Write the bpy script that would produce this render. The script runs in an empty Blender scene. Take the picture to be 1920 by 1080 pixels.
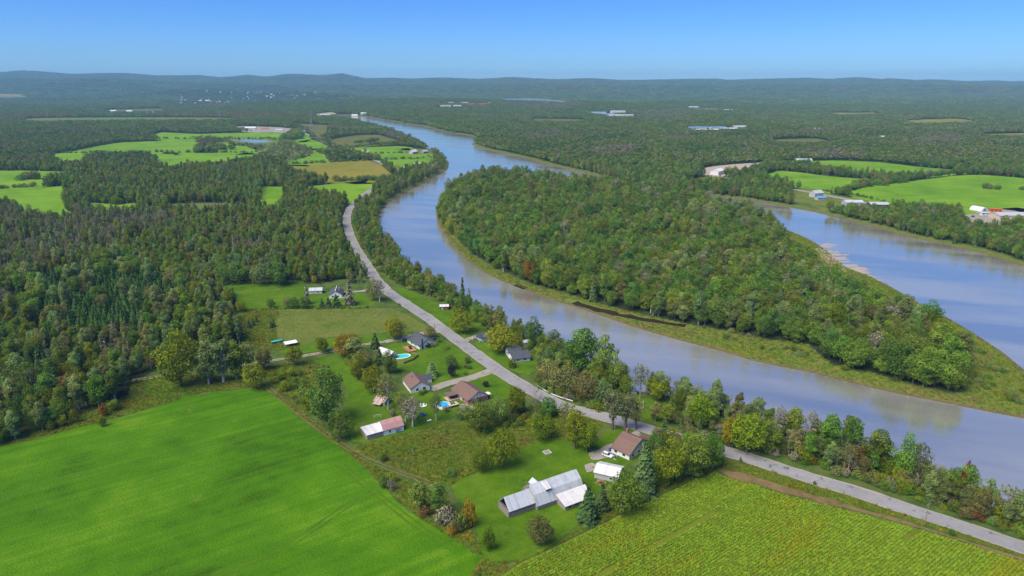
import bpy, bmesh, math, random
import numpy as np
from mathutils import Vector, Matrix
from mathutils.geometry import delaunay_2d_cdt

# ------------------------------------------------------------------ camera, sky, sun, exposure
SC = bpy.context.scene
COL = SC.collection
F = 1283.0                       # focal length in photograph pixels (1920 wide)
CAMH = 145.0
VH = 155.0
PITCH = math.atan((540 - VH) / F)
cam = bpy.data.cameras.new("Camera")
cam.sensor_width = 36.0
cam.lens = 36.0 * F / 1920.0
cam.clip_start = 1.0
cam.clip_end = 80000.0
camo = bpy.data.objects.new("Camera", cam)
COL.objects.link(camo)
camo.location = (0, 0, CAMH)
camo.rotation_euler = (math.pi / 2 - PITCH, 0, 0)
SC.camera = camo

SUN_EL, SUN_AZ = math.radians(54), math.radians(232)     # azimuth clockwise from +Y
world = bpy.data.worlds.new("World")
SC.world = world
world.use_nodes = True
wn, wl = world.node_tree.nodes, world.node_tree.links
wn.clear()
sky = wn.new("ShaderNodeTexSky")
sky.sky_type = 'NISHITA'
sky.sun_disc = False
sky.sun_elevation = SUN_EL
sky.sun_rotation = SUN_AZ
sky.altitude = 0
sky.air_density = 1.0
sky.dust_density = 0.0
sky.ozone_density = 4.0
bgn = wn.new("ShaderNodeBackground")
bgn.inputs[1].default_value = 0.055
wo = wn.new("ShaderNodeOutputWorld")
tint = wn.new("ShaderNodeMix"); tint.data_type = 'RGBA'; tint.blend_type = 'MULTIPLY'
tint.inputs[0].default_value = 1.0
tint.inputs[7].default_value = (0.38, 0.66, 1.24, 1)
hsv = wn.new("ShaderNodeHueSaturation"); hsv.inputs["Saturation"].default_value = 1.25
wl.new(sky.outputs[0], hsv.inputs["Color"])
wl.new(hsv.outputs[0], tint.inputs[6])
wl.new(tint.outputs[2], bgn.inputs[0])
wl.new(bgn.outputs[0], wo.inputs[0])

sl = bpy.data.lights.new("Sun", 'SUN')
sl.energy = 2.75
sl.angle = math.radians(45)
sl.color = (1.0, 0.91, 0.74)
so = bpy.data.objects.new("Sun", sl)
COL.objects.link(so)
sd = Vector((math.sin(SUN_AZ) * math.cos(SUN_EL), math.cos(SUN_AZ) * math.cos(SUN_EL), math.sin(SUN_EL)))
so.rotation_euler = sd.to_track_quat('Z', 'Y').to_euler()
so.location = (0, 0, 500)

SC.view_settings.view_transform = 'Standard'
SC.view_settings.look = 'None'
SC.view_settings.gamma = 1
SC.view_settings.exposure = 1.15
SC.cycles.use_denoising = True
SC.cycles.max_bounces = 4
SC.cycles.diffuse_bounces = 3
SC.cycles.glossy_bounces = 2
SC.cycles.transmission_bounces = 2
SC.cycles.volume_bounces = 0
SC.cycles.use_adaptive_sampling = True

# ------------------------------------------------------------------ pixel <-> ground
CP, SP = math.cos(PITCH), math.sin(PITCH)
ZW = -3.0                        # water level

def G(u, v, z=0.0):
    dx, dy = (u - 960) / F, (540 - v) / F
    fy, fz = CP + dy * SP, -SP + dy * CP
    t = (z - CAMH) / fz
    return (dx * t, fy * t)

def GP(pts, z=0.0):
    return [G(u, v, z) for u, v in pts]

def proj(x, y, z=0.0):
    zc = y * CP + (CAMH - z) * SP
    yc = y * SP - (CAMH - z) * CP
    return 960 + F * x / zc, 540 - F * yc / zc

def top_z(y, v):                 # height of the ray through image row v above ground distance y
    dy = (540 - v) / F
    return CAMH + y * (-SP + dy * CP) / (CP + dy * SP)

RNG = np.random.default_rng(7)
random.seed(7)

def noise2(x, y, wl, seed=0, n=7):
    r = np.random.default_rng(1000 + seed)
    s = 0
    for i in range(n):
        a = r.uniform(0, 2 * math.pi)
        k = 2 * math.pi / (wl * r.uniform(0.6, 1.7))
        s = s + np.sin((x * math.cos(a) + y * math.sin(a)) * k + r.uniform(0, 6.28))
    return s / math.sqrt(n) * 0.8

def smooth_closed(P, step):
    P = np.array(P, float)
    n = len(P)
    out = []
    for i in range(n):
        p0, p1, p2, p3 = P[i - 1], P[i], P[(i + 1) % n], P[(i + 2) % n]
        m = max(1, min(40, int(np.linalg.norm(p2 - p1) / step)))
        # centripetal-ish, damped tangents against overshoot
        d = np.linalg.norm(p2 - p1)
        t1 = (p2 - p0); t1 = t1 / (np.linalg.norm(t1) + 1e-9) * d * 0.55
        t2 = (p3 - p1); t2 = t2 / (np.linalg.norm(t2) + 1e-9) * d * 0.55
        for k in range(m):
            t = k / m
            h00, h10, h01, h11 = 2*t**3-3*t*t+1, t**3-2*t*t+t, -2*t**3+3*t*t, t**3-t*t
            out.append(h00 * p1 + h10 * t1 + h01 * p2 + h11 * t2)
    return np.array(out)

def smooth_open(P, step):
    P = np.array(P, float)
    out = []
    n = len(P)
    for i in range(n - 1):
        p0, p1, p2, p3 = P[max(i - 1, 0)], P[i], P[i + 1], P[min(i + 2, n - 1)]
        d = np.linalg.norm(p2 - p1)
        m = max(1, int(d / step))
        t1 = (p2 - p0); t1 = t1 / (np.linalg.norm(t1) + 1e-9) * d * 0.75
        t2 = (p3 - p1); t2 = t2 / (np.linalg.norm(t2) + 1e-9) * d * 0.75
        for k in range(m):
            t = k / m
            h00, h10, h01, h11 = 2*t**3-3*t*t+1, t**3-2*t*t+t, -2*t**3+3*t*t, t**3-t*t
            out.append(h00 * p1 + h10 * t1 + h01 * p2 + h11 * t2)
    out.append(P[-1])
    return np.array(out)

def inside(poly, x, y):
    poly = np.asarray(poly)
    res = np.zeros(x.shape, bool)
    bb = (x >= poly[:, 0].min()) & (x <= poly[:, 0].max()) & (y >= poly[:, 1].min()) & (y <= poly[:, 1].max())
    idx = np.nonzero(bb)
    if len(idx[0]) == 0:
        return res
    px, py = x[idx], y[idx]
    r = np.zeros(px.shape, bool)
    x1, y1 = poly[:, 0], poly[:, 1]
    x2, y2 = np.roll(x1, -1), np.roll(y1, -1)
    for a, b, c, d in zip(x1, y1, x2, y2):
        if b == d:
            continue
        m = ((b > py) != (d > py)) & (px < (c - a) * (py - b) / (d - b) + a)
        r ^= m
    res[idx] = r
    return res

def dist_poly(poly, x, y, closed=True, cap=200.0):
    poly = np.asarray(poly)
    res = np.full(x.shape, float(cap))
    bb = (x >= poly[:, 0].min() - cap) & (x <= poly[:, 0].max() + cap) & (y >= poly[:, 1].min() - cap) & (y <= poly[:, 1].max() + cap)
    idx = np.nonzero(bb)
    if len(idx[0]) == 0:
        return res
    px, py = x[idx], y[idx]
    cap = float(cap)
    d2 = np.full(px.shape, cap * cap)
    n = len(poly)
    for i in range(n if closed else n - 1):
        ax, ay = poly[i]; bx, by = poly[(i + 1) % n]
        ex, ey = bx - ax, by - ay
        L = ex * ex + ey * ey + 1e-9
        t = np.clip(((px - ax) * ex + (py - ay) * ey) / L, 0, 1)
        qx, qy = px - ax - t * ex, py - ay - t * ey
        np.minimum(d2, qx * qx + qy * qy, out=d2)
    res[idx] = np.sqrt(d2)
    return res

# ------------------------------------------------------------------ river and island outlines
NEAR_BANK = [(612,216),(660,227),(690,235),(745,250),(790,272),(825,290),(841,303),(839,318),(800,341),(760,361),(732,378),(716,393),
    (711,408),(722,448),(758,490),(812,530),(868,562),(928,600),(985,632),(1050,664),(1120,702),(1185,732),(1262,742),(1400,794),
    (1500,829),(1600,855),(1700,889),(1800,929),(1920,969),(2150,1050),(2600,1200)]
FAR_BANK = [(2900,760),(2300,590),(1920,500),(1847,477),(1763,457),(1697,443),(1630,423),(1580,412),(1530,398),(1480,389),(1430,380),
    (1380,373),(1317,367),(1260,360),(1207,351),(1157,341),(1107,327),(1040,312),(990,298),(953,289),(917,282),(884,271),(889,266),
    (893,259),(873,253),(830,246),(797,237),(740,228),(693,220),(650,216)]
ISLAND = [(818,395),(820,417),(832,437),(847,460),(867,481),(900,507),(940,527),(977,541),(1017,557),(1073,574),(1130,593),(1190,614),
    (1280,640),(1347,657),(1413,677),(1480,691),(1513,697),(1563,710),(1613,722),(1680,738),(1763,754),(1847,771),(1920,785),(2300,880),
    (2350,830),(1980,735),(1920,693),(1880,660),(1830,627),(1780,597),(1740,577),(1680,543),(1630,517),(1590,503),(1557,474),(1520,450),(1450,420),(1400,400),
    (1345,382),(1300,371),(1260,364.5),(1200,356),(1130,348),(1060,340),(1000,330),(950,325),(900,328),(850,346),(825,370)]
RIVER_W = np.array(smooth_closed(GP(NEAR_BANK + FAR_BANK, ZW), 14))
ISLE_W = np.array(smooth_closed(GP(ISLAND, ZW), 10))
ISLE_WOOD = np.array(smooth_closed(GP([(822,408),(840,430),(870,463),(920,497),(990,528),(1053,545),(1140,571),(1213,589),(1280,604),(1380,622),
    (1440,636),(1513,645),(1560,680),(1647,698),(1730,720),(1790,738),(1803,700),(1785,640),(1745,610),(1670,592),(1608,566),(1556,532),
    (1518,506),(1488,480),(1466,453),(1450,427),(1400,408),(1345,389),(1300,377),(1260,369.5),(1200,361),(1130,353),(1060,345),(1000,336),(950,332),
    (900,336),(850,354),(828,380)]), 15))

def wet(x, y):
    """signed distance in metres: positive in open water, negative on land (capped), and island flag"""
    dr = dist_poly(RIVER_W, x, y); ir = inside(RIVER_W, x, y)
    di = dist_poly(ISLE_W, x, y); ii = inside(ISLE_W, x, y)
    w = np.minimum(np.where(ir, dr, -dr), np.where(ii, -di, di))
    return w, ii

RIDGE1 = [(-600,140),(0,136),(40,137),(75,133),(110,136),(150,140),(200,139),(260,139),(300,143),(350,143),(390,142),(420,146),(450,144),
    (480,141),(520,146),(560,140),(600,142),(625,143),(650,140),(690,148),(740,147),(780,149),(830,147),(900,149),(960,151),(1015,149),
    (1045,156),(1100,154),(1150,157),(1240,156),(1330,155),(1345,158),(1400,156),(1450,154),(1500,152),(1540,155),(1590,151),(1630,156),
    (1650,154),(1685,160),(1720,157),(1780,160),(1840,158),(1870,160),(1920,158),(2500,158)]
RIDGE2 = [(-600,145),(0,144),(100,146),(200,145),(300,150),(400,154),(500,156),(700,156),(900,157),(960,158),(1040,155),(1100,160),(1200,159),
    (1340,157),(1450,159),(1550,158),(1600,161),(1700,166),(1750,168),(1800,166),(1920,164),(2500,164)]
def ridge_fn(tab, R):
    u = np.array([p[0] for p in tab], float)
    z = np.array([top_z(R, (p[1] if p[1] < 150 else 148.2 + (p[1] - 154) * 0.9) if R > 10000 else min(p[1], VH + 6)) for p in tab])
    x = (u - 960) / F * (R * CP + CAMH * SP)
    return x, z
R1X, R1Z = ridge_fn(RIDGE1, 11500.0)
R2X, R2Z = ridge_fn([(u, v + 4) for u, v in RIDGE2], 8400.0)

def Hh(x, y, w=None, isl=None):
    x = np.asarray(x, float); y = np.asarray(y, float)
    if w is None:
        w, isl = wet(x, y)
    calm = np.clip(-w / 150.0, 0, 1)
    near = 0.45 * noise2(x, y, 190, 1) * calm
    farA = np.clip((y - 1500) / 3500, 0, 1) ** 1.3
    far = 11 * farA * noise2(x, y, 1500, 2) * calm + 3 * farA * noise2(x, y, 500, 3) * calm
    z = near + far
    b1 = np.interp(x, R1X, R1Z) * np.exp(-((y - 11500) / 2000.0) ** 2)
    b2 = np.interp(x, R2X, R2Z) * np.exp(-((y - 8400) / 1000.0) ** 2)
    b3 = np.clip(20 + 20 * noise2(x, y * 0.6, 2200, 9), 0, 48) * np.exp(-((y - 6900) / 450.0) ** 2)
    # spurs and gullies so that the slopes are not one smooth sheet
    b1 = b1 * (1 + 0.10 * noise2(x, y, 1700, 4) * np.clip(np.abs(y - 11500) / 1100, 0, 1))
    b2 = b2 * (1 + 0.14 * noise2(x, y, 1300, 5) * np.clip(np.abs(y - 8400) / 600, 0, 1))
    # wooded knolls near the town
    for ku, kv, kh, kr in ((330, 186, 38, 420), (800, 200, 42, 650), (1040, 172, 40, 900), (420, 186, 34, 420), (520, 187, 34, 420), (590, 188, 26, 380)):
        kx, ky = G(ku, kv)
        z = z + kh * np.exp(-(((x - kx) / (kr * 1.6)) ** 2 + ((y - ky) / kr) ** 2))
    z = np.maximum(z, np.maximum(np.maximum(b1, b2), b3) * (y > 5000))
    bank = np.interp(w, [-28, -9, 0, 7], [0, -0.9, ZW, ZW - 2.2])
    banki = np.interp(w, [-45, -14, -3, 0, 6], [0, -1.5, -2.35, ZW, ZW - 1.8])
    return z + np.where(isl, banki, bank)

def hz(x, y):
    return float(Hh(np.array([x]), np.array([y]))[0])

# ------------------------------------------------------------------ materials
MATS = {}
def new_mat(name):
    m = bpy.data.materials.new(name)
    m.use_nodes = True
    nt = m.node_tree
    b = nt.nodes["Principled BSDF"]
    return m, nt, b

def setc(s, c):
    s.default_value = (c[0], c[1], c[2], 1.0)

def plain(name, col, rough=0.7, metal=0.0, var=0.12, scale=1.5, bump=0.0, spec=0.3):
    """even colour with slight soiling and wear"""
    if name in MATS:
        return MATS[name]
    m, nt, b = new_mat(name)
    geo = nt.nodes.new("ShaderNodeTexCoord")
    nz = nt.nodes.new("ShaderNodeTexNoise")
    nz.inputs["Scale"].default_value = scale
    nz.inputs["Detail"].default_value = 5
    nt.links.new(geo.outputs["Object"], nz.inputs["Vector"])
    mx = nt.nodes.new("ShaderNodeMix"); mx.data_type = 'RGBA'
    setc(mx.inputs[6], [c * (1 - var) for c in col]); setc(mx.inputs[7], [min(1, c * (1 + var)) for c in col])
    nt.links.new(nz.outputs["Fac"], mx.inputs[0])
    nt.links.new(mx.outputs[2], b.inputs["Base Color"])
    b.inputs["Roughness"].default_value = rough
    b.inputs["Metallic"].default_value = metal
    b.inputs["Specular IOR Level"].default_value = spec
    if bump:
        bp = nt.nodes.new("ShaderNodeBump"); bp.inputs["Strength"].default_value = bump; bp.inputs["Distance"].default_value = 0.05
        nt.links.new(nz.outputs["Fac"], bp.inputs["Height"]); nt.links.new(bp.outputs[0], b.inputs["Normal"])
    MATS[name] = m
    return m

def ribbed(name, col, axis, pitch, rough=0.45, metal=0.0, depth=0.5, stain=None):
    """sheet metal, boards or shingle courses: fine relief along one axis of the object"""
    if name in MATS:
        return MATS[name]
    m, nt, b = new_mat(name)
    N, L = nt.nodes, nt.links
    tc = N.new("ShaderNodeTexCoord")
    sx = N.new("ShaderNodeSeparateXYZ"); L.new(tc.outputs["Object"], sx.inputs[0])
    ml = N.new("ShaderNodeMath"); ml.operation = 'MULTIPLY'; ml.inputs[1].default_value = 1.0 / pitch
    L.new(sx.outputs["XYZ".index(axis)], ml.inputs[0])
    fr = N.new("ShaderNodeMath"); fr.operation = 'PINGPONG'; fr.inputs[1].default_value = 0.5
    L.new(ml.outputs[0], fr.inputs[0])
    cr = N.new("ShaderNodeMapRange"); cr.inputs[1].default_value = 0.0; cr.inputs[2].default_value = 0.12
    L.new(fr.outputs[0], cr.inputs[0])
    fl = N.new("ShaderNodeMath"); fl.operation = 'FLOOR'; L.new(ml.outputs[0], fl.inputs[0])
    wn_ = N.new("ShaderNodeTexWhiteNoise"); wn_.noise_dimensions = '1D'; L.new(fl.outputs[0], wn_.inputs["W"])
    nz = N.new("ShaderNodeTexNoise"); nz.inputs["Scale"].default_value = 0.6; nz.inputs["Detail"].default_value = 6
    nz.inputs["Roughness"].default_value = 0.65
    L.new(tc.outputs["Object"], nz.inputs["Vector"])
    ad = N.new("ShaderNodeMath"); ad.operation = 'MULTIPLY_ADD'; ad.inputs[1].default_value = 0.35
    L.new(wn_.outputs["Value"], ad.inputs[0]); L.new(nz.outputs["Fac"], ad.inputs[2])
    rp = N.new("ShaderNodeValToRGB")
    st = stain or [c * 0.72 for c in col]
    rp.color_ramp.elements[0].position = 0.35; rp.color_ramp.elements[0].color = (*st, 1)
    rp.color_ramp.elements[1].position = 0.72; rp.color_ramp.elements[1].color = (*col, 1)
    L.new(ad.outputs[0], rp.inputs[0])
    L.new(rp.outputs[0], b.inputs["Base Color"])
    bp = N.new("ShaderNodeBump"); bp.inputs["Strength"].default_value = depth; bp.inputs["Distance"].default_value = 0.05
    L.new(cr.outputs[0], bp.inputs["Height"]); L.new(bp.outputs[0], b.inputs["Normal"])
    b.inputs["Roughness"].default_value = rough; b.inputs["Metallic"].default_value = metal
    b.inputs["Specular IOR Level"].default_value = 0.35
    MATS[name] = m
    return m

def ground_mat(name, cols, scales=(45, 6, 0.9), streak=None, bump=0.5, speck=None, weights=(0.5, 0.3, 0.35), contrast=1.0):
    """cols dark..light, world-space noise at three sizes (metres); streak = (angle, across, along, amount)"""
    m, nt, b = new_mat(name)
    N, L = nt.nodes, nt.links
    ge = N.new("ShaderNodeNewGeometry")
    acc = None
    fine = None
    for i, (s, wgt) in enumerate(zip(scales, weights)):
        nz = N.new("ShaderNodeTexNoise"); nz.inputs["Scale"].default_value = 1.0 / s
        nz.inputs["Detail"].default_value = 4; nz.inputs["Roughness"].default_value = 0.6
        nz.noise_dimensions = '2D'
        L.new(ge.outputs["Position"], nz.inputs["Vector"])
        sb = N.new("ShaderNodeMath"); sb.operation = 'MULTIPLY_ADD'; sb.inputs[1].default_value = wgt * 2.2 * contrast
        L.new(nz.outputs["Fac"], sb.inputs[0])
        if acc is None:
            sb.inputs[2].default_value = 0.5 - sum(weights) * 1.1 * contrast
        else:
            L.new(acc, sb.inputs[2])
        acc = sb.outputs[0]; fine = nz
    if streak:
        ang, across, along, amt = streak
        mp = N.new("ShaderNodeMapping"); mp.vector_type = 'TEXTURE'
        mp.inputs["Rotation"].default_value = (0, 0, ang)
        mp.inputs["Scale"].default_value = (along, across, 1)
        L.new(ge.outputs["Position"], mp.inputs[0])
        nz = N.new("ShaderNodeTexNoise"); nz.noise_dimensions = '2D'; nz.inputs["Scale"].default_value = 1.0; nz.inputs["Detail"].default_value = 3
        L.new(mp.outputs[0], nz.inputs["Vector"])
        sb = N.new("ShaderNodeMath"); sb.operation = 'MULTIPLY_ADD'; sb.inputs[1].default_value = amt * 2
        L.new(nz.outputs["Fac"], sb.inputs[0])
        s2 = N.new("ShaderNodeMath"); s2.operation = 'SUBTRACT'; s2.inputs[1].default_value = amt
        L.new(acc, s2.inputs[0]); L.new(s2.outputs[0], sb.inputs[2])
        acc = sb.outputs[0]
    rp = N.new("ShaderNodeValToRGB")
    e = rp.color_ramp.elements
    while len(e) < len(cols):
        e.new(0.5)
    for i, c in enumerate(cols):
        e[i].position = i / (len(cols) - 1) if len(cols) > 1 else 0
        e[i].color = (*c, 1)
    L.new(acc, rp.inputs[0])
    out = rp.outputs[0]
    if speck:
        scol, ssize, sthr = speck
        nz = N.new("ShaderNodeTexNoise"); nz.noise_dimensions = '2D'; nz.inputs["Scale"].default_value = 1.0 / ssize; nz.inputs["Detail"].default_value = 5
        nz.inputs["Roughness"].default_value = 0.7
        L.new(ge.outputs["Position"], nz.inputs["Vector"])
        mr = N.new("ShaderNodeMapRange"); mr.inputs[1].default_value = sthr; mr.inputs[2].default_value = sthr + 0.09
        L.new(nz.outputs["Fac"], mr.inputs[0])
        mx = N.new("ShaderNodeMix"); mx.data_type = 'RGBA'
        L.new(mr.outputs[0], mx.inputs[0]); L.new(out, mx.inputs[6]); setc(mx.inputs[7], scol)
        out = mx.outputs[2]
    L.new(out, b.inputs["Base Color"])
    b.inputs["Roughness"].default_value = 0.95
    b.inputs["Specular IOR Level"].default_value = 0.08
    if bump:
        bp = N.new("ShaderNodeBump"); bp.inputs["Strength"].default_value = bump; bp.inputs["Distance"].default_value = 0.35
        L.new(fine.outputs["Fac"], bp.inputs["Height"]); L.new(bp.outputs[0], b.inputs["Normal"])
    MATS[name] = m
    return m

def gdir(u1, v1, u2, v2):
    a, b = G(u1, v1), G(u2, v2)
    return math.atan2(b[1] - a[1], b[0] - a[0])

HAY_ANG = gdir(150, 920, 480, 830)
CORN_ANG = gdir(1280, 1057, 1480, 940)
ground_mat("hay", [(0.0336,0.0882,0.0008),(0.0504,0.1470,0.0008),(0.0672,0.1806,0.0017),(0.1134,0.2268,0.0067)], (60, 10, 0.8), (HAY_ANG, 3.2, 80, 0.40), 1.0,
    ((0.12,0.17,0.02), 14, 0.66), (0.75, 0.35, 0.42))
ground_mat("lawn", [(0.0378,0.0840,0.0025),(0.0588,0.1302,0.0034),(0.0840,0.1638,0.0050),(0.1302,0.1890,0.0151)], (26, 5, 0.8), (HAY_ANG, 1.2, 30, 0.16), 0.5,
    ((0.13,0.16,0.05), 9, 0.66), (0.55, 0.4, 0.35))
ground_mat("pasture", [(0.08,0.165,0.004),(0.11,0.235,0.006),(0.15,0.285,0.010),(0.21,0.31,0.02)], (90, 22, 3), (0.25, 9, 160, 0.32), 0.3,
    None, (0.6, 0.3, 0.25))
ground_mat("meadow_olive", [(0.045,0.085,0.006),(0.075,0.125,0.009),(0.12,0.145,0.014),(0.17,0.14,0.025)], (16, 3.2, 0.8), None, 1.0,
    ((0.26,0.19,0.03), 4, 0.63), (0.5, 0.45, 0.4))
ground_mat("meadow_grey", [(0.07,0.105,0.015),(0.10,0.145,0.02),(0.14,0.165,0.03),(0.18,0.18,0.05)], (20, 3.5, 0.8), (0.1, 2, 25, 0.12), 0.9,
    ((0.20,0.18,0.09), 5, 0.63), (0.5, 0.4, 0.4))
ground_mat("stubble", [(0.1092,0.0840,0.0294),(0.1848,0.1344,0.0588),(0.2352,0.1680,0.0756)], (10, 2.5, 0.7), (CORN_ANG, 0.9, 20, 0.25), 0.9)
ground_mat("yellow_crop", [(0.0924,0.1176,0.0126),(0.1596,0.1680,0.0168),(0.2268,0.1932,0.0252),(0.2520,0.1848,0.0336)], (90, 20, 3), (0.35, 7, 150, 0.3), 0.4, None, (0.6, 0.3, 0.2))
ground_mat("olive_field", [(0.0672,0.0882,0.0168),(0.1092,0.1218,0.0252),(0.1512,0.1428,0.0378)], (90, 20, 3), (0.2, 7, 120, 0.2), 0.4, None, (0.6, 0.3, 0.2))
ground_mat("crop_soil", [(0.09,0.13,0.010),(0.13,0.17,0.014),(0.16,0.17,0.02)], (10, 2.5, 0.6), None, 0.8)
ground_mat("gravel", [(0.2268,0.1974,0.1596),(0.3024,0.2730,0.2310),(0.3696,0.3360,0.2856)], (7, 1.6, 0.4), None, 0.4, ((0.11,0.15,0.02), 3, 0.57))
ground_mat("sand", [(0.3024,0.2436,0.1680),(0.3864,0.3192,0.2352),(0.4536,0.3864,0.3024)], (12, 3, 0.8), None, 0.4)
ground_mat("asphalt", [(0.20,0.20,0.20),(0.255,0.255,0.255),(0.31,0.305,0.295)], (22, 3, 0.5), None, 0.1, ((0.12,0.125,0.13), 5, 0.60), (0.6, 0.4, 0.3))
ground_mat("shoulder", [(0.2520,0.2268,0.1932),(0.3108,0.2856,0.2520),(0.3696,0.3444,0.3024)], (9, 2, 0.4), None, 0.3, ((0.10,0.13,0.035), 2.2, 0.62))
ground_mat("mud", [(0.0294,0.0168,0.0101),(0.0504,0.0294,0.0168)], (8, 2, 0.6), None, 0.3)

def ground_material():
    m, nt, b = new_mat("ground")
    N, L = nt.nodes, nt.links
    ge = N.new("ShaderNodeNewGeometry")
    def nz(s, d=4, r=0.6):
        n = N.new("ShaderNodeTexNoise"); n.noise_dimensions = '2D'; n.inputs["Scale"].default_value = 1 / s
        n.inputs["Detail"].default_value = d; n.inputs["Roughness"].default_value = r
        L.new(ge.outputs["Position"], n.inputs["Vector"]); return n.outputs["Fac"]
    def ramp(f, cs):
        r = N.new("ShaderNodeValToRGB"); e = r.color_ramp.elements
        while len(e) < len(cs): e.new(0.5)
        for i, c in enumerate(cs):
            e[i].position = 0.3 + 0.4 * i / (len(cs) - 1); e[i].color = (*c, 1)
        L.new(f, r.inputs[0]); return r.outputs[0]
    def attr(n):
        a = N.new("ShaderNodeAttribute"); a.attribute_name = n; return a.outputs["Fac"]
    def mix(f, a, c):
        x = N.new("ShaderNodeMix"); x.data_type = 'RGBA'
        L.new(f, x.inputs[0]); L.new(a, x.inputs[6]); L.new(c, x.inputs[7]); return x.outputs[2]
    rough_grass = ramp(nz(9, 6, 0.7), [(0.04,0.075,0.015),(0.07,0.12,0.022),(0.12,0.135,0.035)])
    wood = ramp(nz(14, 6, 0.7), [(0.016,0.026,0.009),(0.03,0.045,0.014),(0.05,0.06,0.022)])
    canopy = ramp(nz(60, 8, 0.75), [(0.02,0.045,0.018),(0.04,0.075,0.025),(0.075,0.105,0.035)])
    marsh = ramp(nz(7, 6, 0.7), [(0.065,0.115,0.016),(0.12,0.17,0.025),(0.19,0.175,0.04)])
    shore = ramp(nz(3, 5), [(0.10,0.065,0.035),(0.16,0.11,0.06)])
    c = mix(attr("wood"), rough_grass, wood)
    c = mix(attr("far"), c, canopy)
    c = mix(attr("marsh"), c, marsh)
    c = mix(attr("shore"), c, shore)
    L.new(c, b.inputs["Base Color"])
    b.inputs["Roughness"].default_value = 0.95
    b.inputs["Specular IOR Level"].default_value = 0.06
    bp = N.new("ShaderNodeBump"); bp.inputs["Strength"].default_value = 0.8; bp.inputs["Distance"].default_value = 0.5
    L.new(nz(1.2), bp.inputs["Height"]); L.new(bp.outputs[0], b.inputs["Normal"])
    MATS["ground"] = m

ground_material()

def water_material(name, base, rough, wave, mirror, tint):
    """water body of the given base colour under a wind-rippled reflecting surface"""
    m, nt, b = new_mat(name)
    N, L = nt.nodes, nt.links
    ge = N.new("ShaderNodeNewGeometry")
    def nz(sx, sy, d):
        mp = N.new("ShaderNodeMapping"); mp.vector_type = 'TEXTURE'; mp.inputs["Scale"].default_value = (sx, sy, 1); mp.inputs["Rotation"].default_value = (0, 0, -0.35)
        L.new(ge.outputs["Position"], mp.inputs[0])
        n = N.new("ShaderNodeTexNoise"); n.noise_dimensions = '2D'; n.inputs["Scale"].default_value = 1; n.inputs["Detail"].default_value = d
        L.new(mp.outputs[0], n.inputs["Vector"]); return n.outputs["Fac"]
    def rng(src, lo, hi):
        r = N.new("ShaderNodeMapRange"); r.inputs[1].default_value = 0.35; r.inputs[2].default_value = 0.65
        r.inputs[3].default_value = lo; r.inputs[4].default_value = hi; L.new(src, r.inputs[0]); return r.outputs[0]
    gust = nz(190, 38, 5)
    rr = rng(gust, rough * 0.5, rough * 1.5)
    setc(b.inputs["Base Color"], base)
    b.inputs["IOR"].default_value = 1.333
    L.new(rr, b.inputs["Roughness"])
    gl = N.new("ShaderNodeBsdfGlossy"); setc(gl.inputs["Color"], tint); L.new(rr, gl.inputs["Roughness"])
    wv = nz(3.0, 1.2, 4)
    bp = N.new("ShaderNodeBump"); bp.inputs["Distance"].default_value = 0.4
    L.new(rng(gust, wave * 0.35, wave * 1.5), bp.inputs["Strength"]); L.new(wv, bp.inputs["Height"])
    L.new(bp.outputs[0], b.inputs["Normal"]); L.new(bp.outputs[0], gl.inputs["Normal"])
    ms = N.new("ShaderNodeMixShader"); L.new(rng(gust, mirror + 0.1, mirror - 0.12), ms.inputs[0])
    L.new(b.outputs[0], ms.inputs[1]); L.new(gl.outputs[0], ms.inputs[2])
    L.new(ms.outputs[0], N["Material Output"].inputs[0])
    MATS[name] = m
water_material("river", (0.42, 0.415, 0.375), 0.07, 0.2, 0.64, (1.0, 0.88, 0.66))  # pale base puts the silver sheen of a bright sky into the colour
water_material("stillwater", (0.03, 0.02, 0.014), 0.1, 0.03, 0.05, (0.9, 0.85, 0.8))
def foliage(name, dark, light, hue=0.06, val=0.55, trans=0.34):
    m, nt, b = new_mat("leaf_" + name)
    N, L = nt.nodes, nt.links
    N.remove(b)
    at = N.new("ShaderNodeAttribute"); at.attribute_name = "tone"
    mx = N.new("ShaderNodeMix"); mx.data_type = 'RGBA'
    L.new(at.outputs["Fac"], mx.inputs[0]); setc(mx.inputs[6], dark); setc(mx.inputs[7], light)
    oi = N.new("ShaderNodeObjectInfo")
    hs = N.new("ShaderNodeHueSaturation")
    h = N.new("ShaderNodeMapRange"); h.inputs[3].default_value = 0.5 - hue / 2; h.inputs[4].default_value = 0.5 + hue / 2
    v = N.new("ShaderNodeMapRange"); v.inputs[3].default_value = 1 - val / 2; v.inputs[4].default_value = 1 + val / 2
    wn_ = N.new("ShaderNodeTexWhiteNoise"); wn_.noise_dimensions = '1D'; L.new(oi.outputs["Random"], wn_.inputs["W"])
    L.new(oi.outputs["Random"], h.inputs[0]); L.new(wn_.outputs["Value"], v.inputs[0])
    L.new(h.outputs[0], hs.inputs["Hue"]); L.new(v.outputs[0], hs.inputs["Value"]); L.new(mx.outputs[2], hs.inputs["Color"])
    df = N.new("ShaderNodeBsdfDiffuse"); tr = N.new("ShaderNodeBsdfTranslucent"); ms = N.new("ShaderNodeMixShader")
    ms.inputs[0].default_value = trans
    L.new(hs.outputs[0], df.inputs[0]); L.new(hs.outputs[0], tr.inputs[0]); L.new(df.outputs[0], ms.inputs[1]); L.new(tr.outputs[0], ms.inputs[2])
    L.new(ms.outputs[0], N["Material Output"].inputs[0])
    MATS["leaf_" + name] = m

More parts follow.
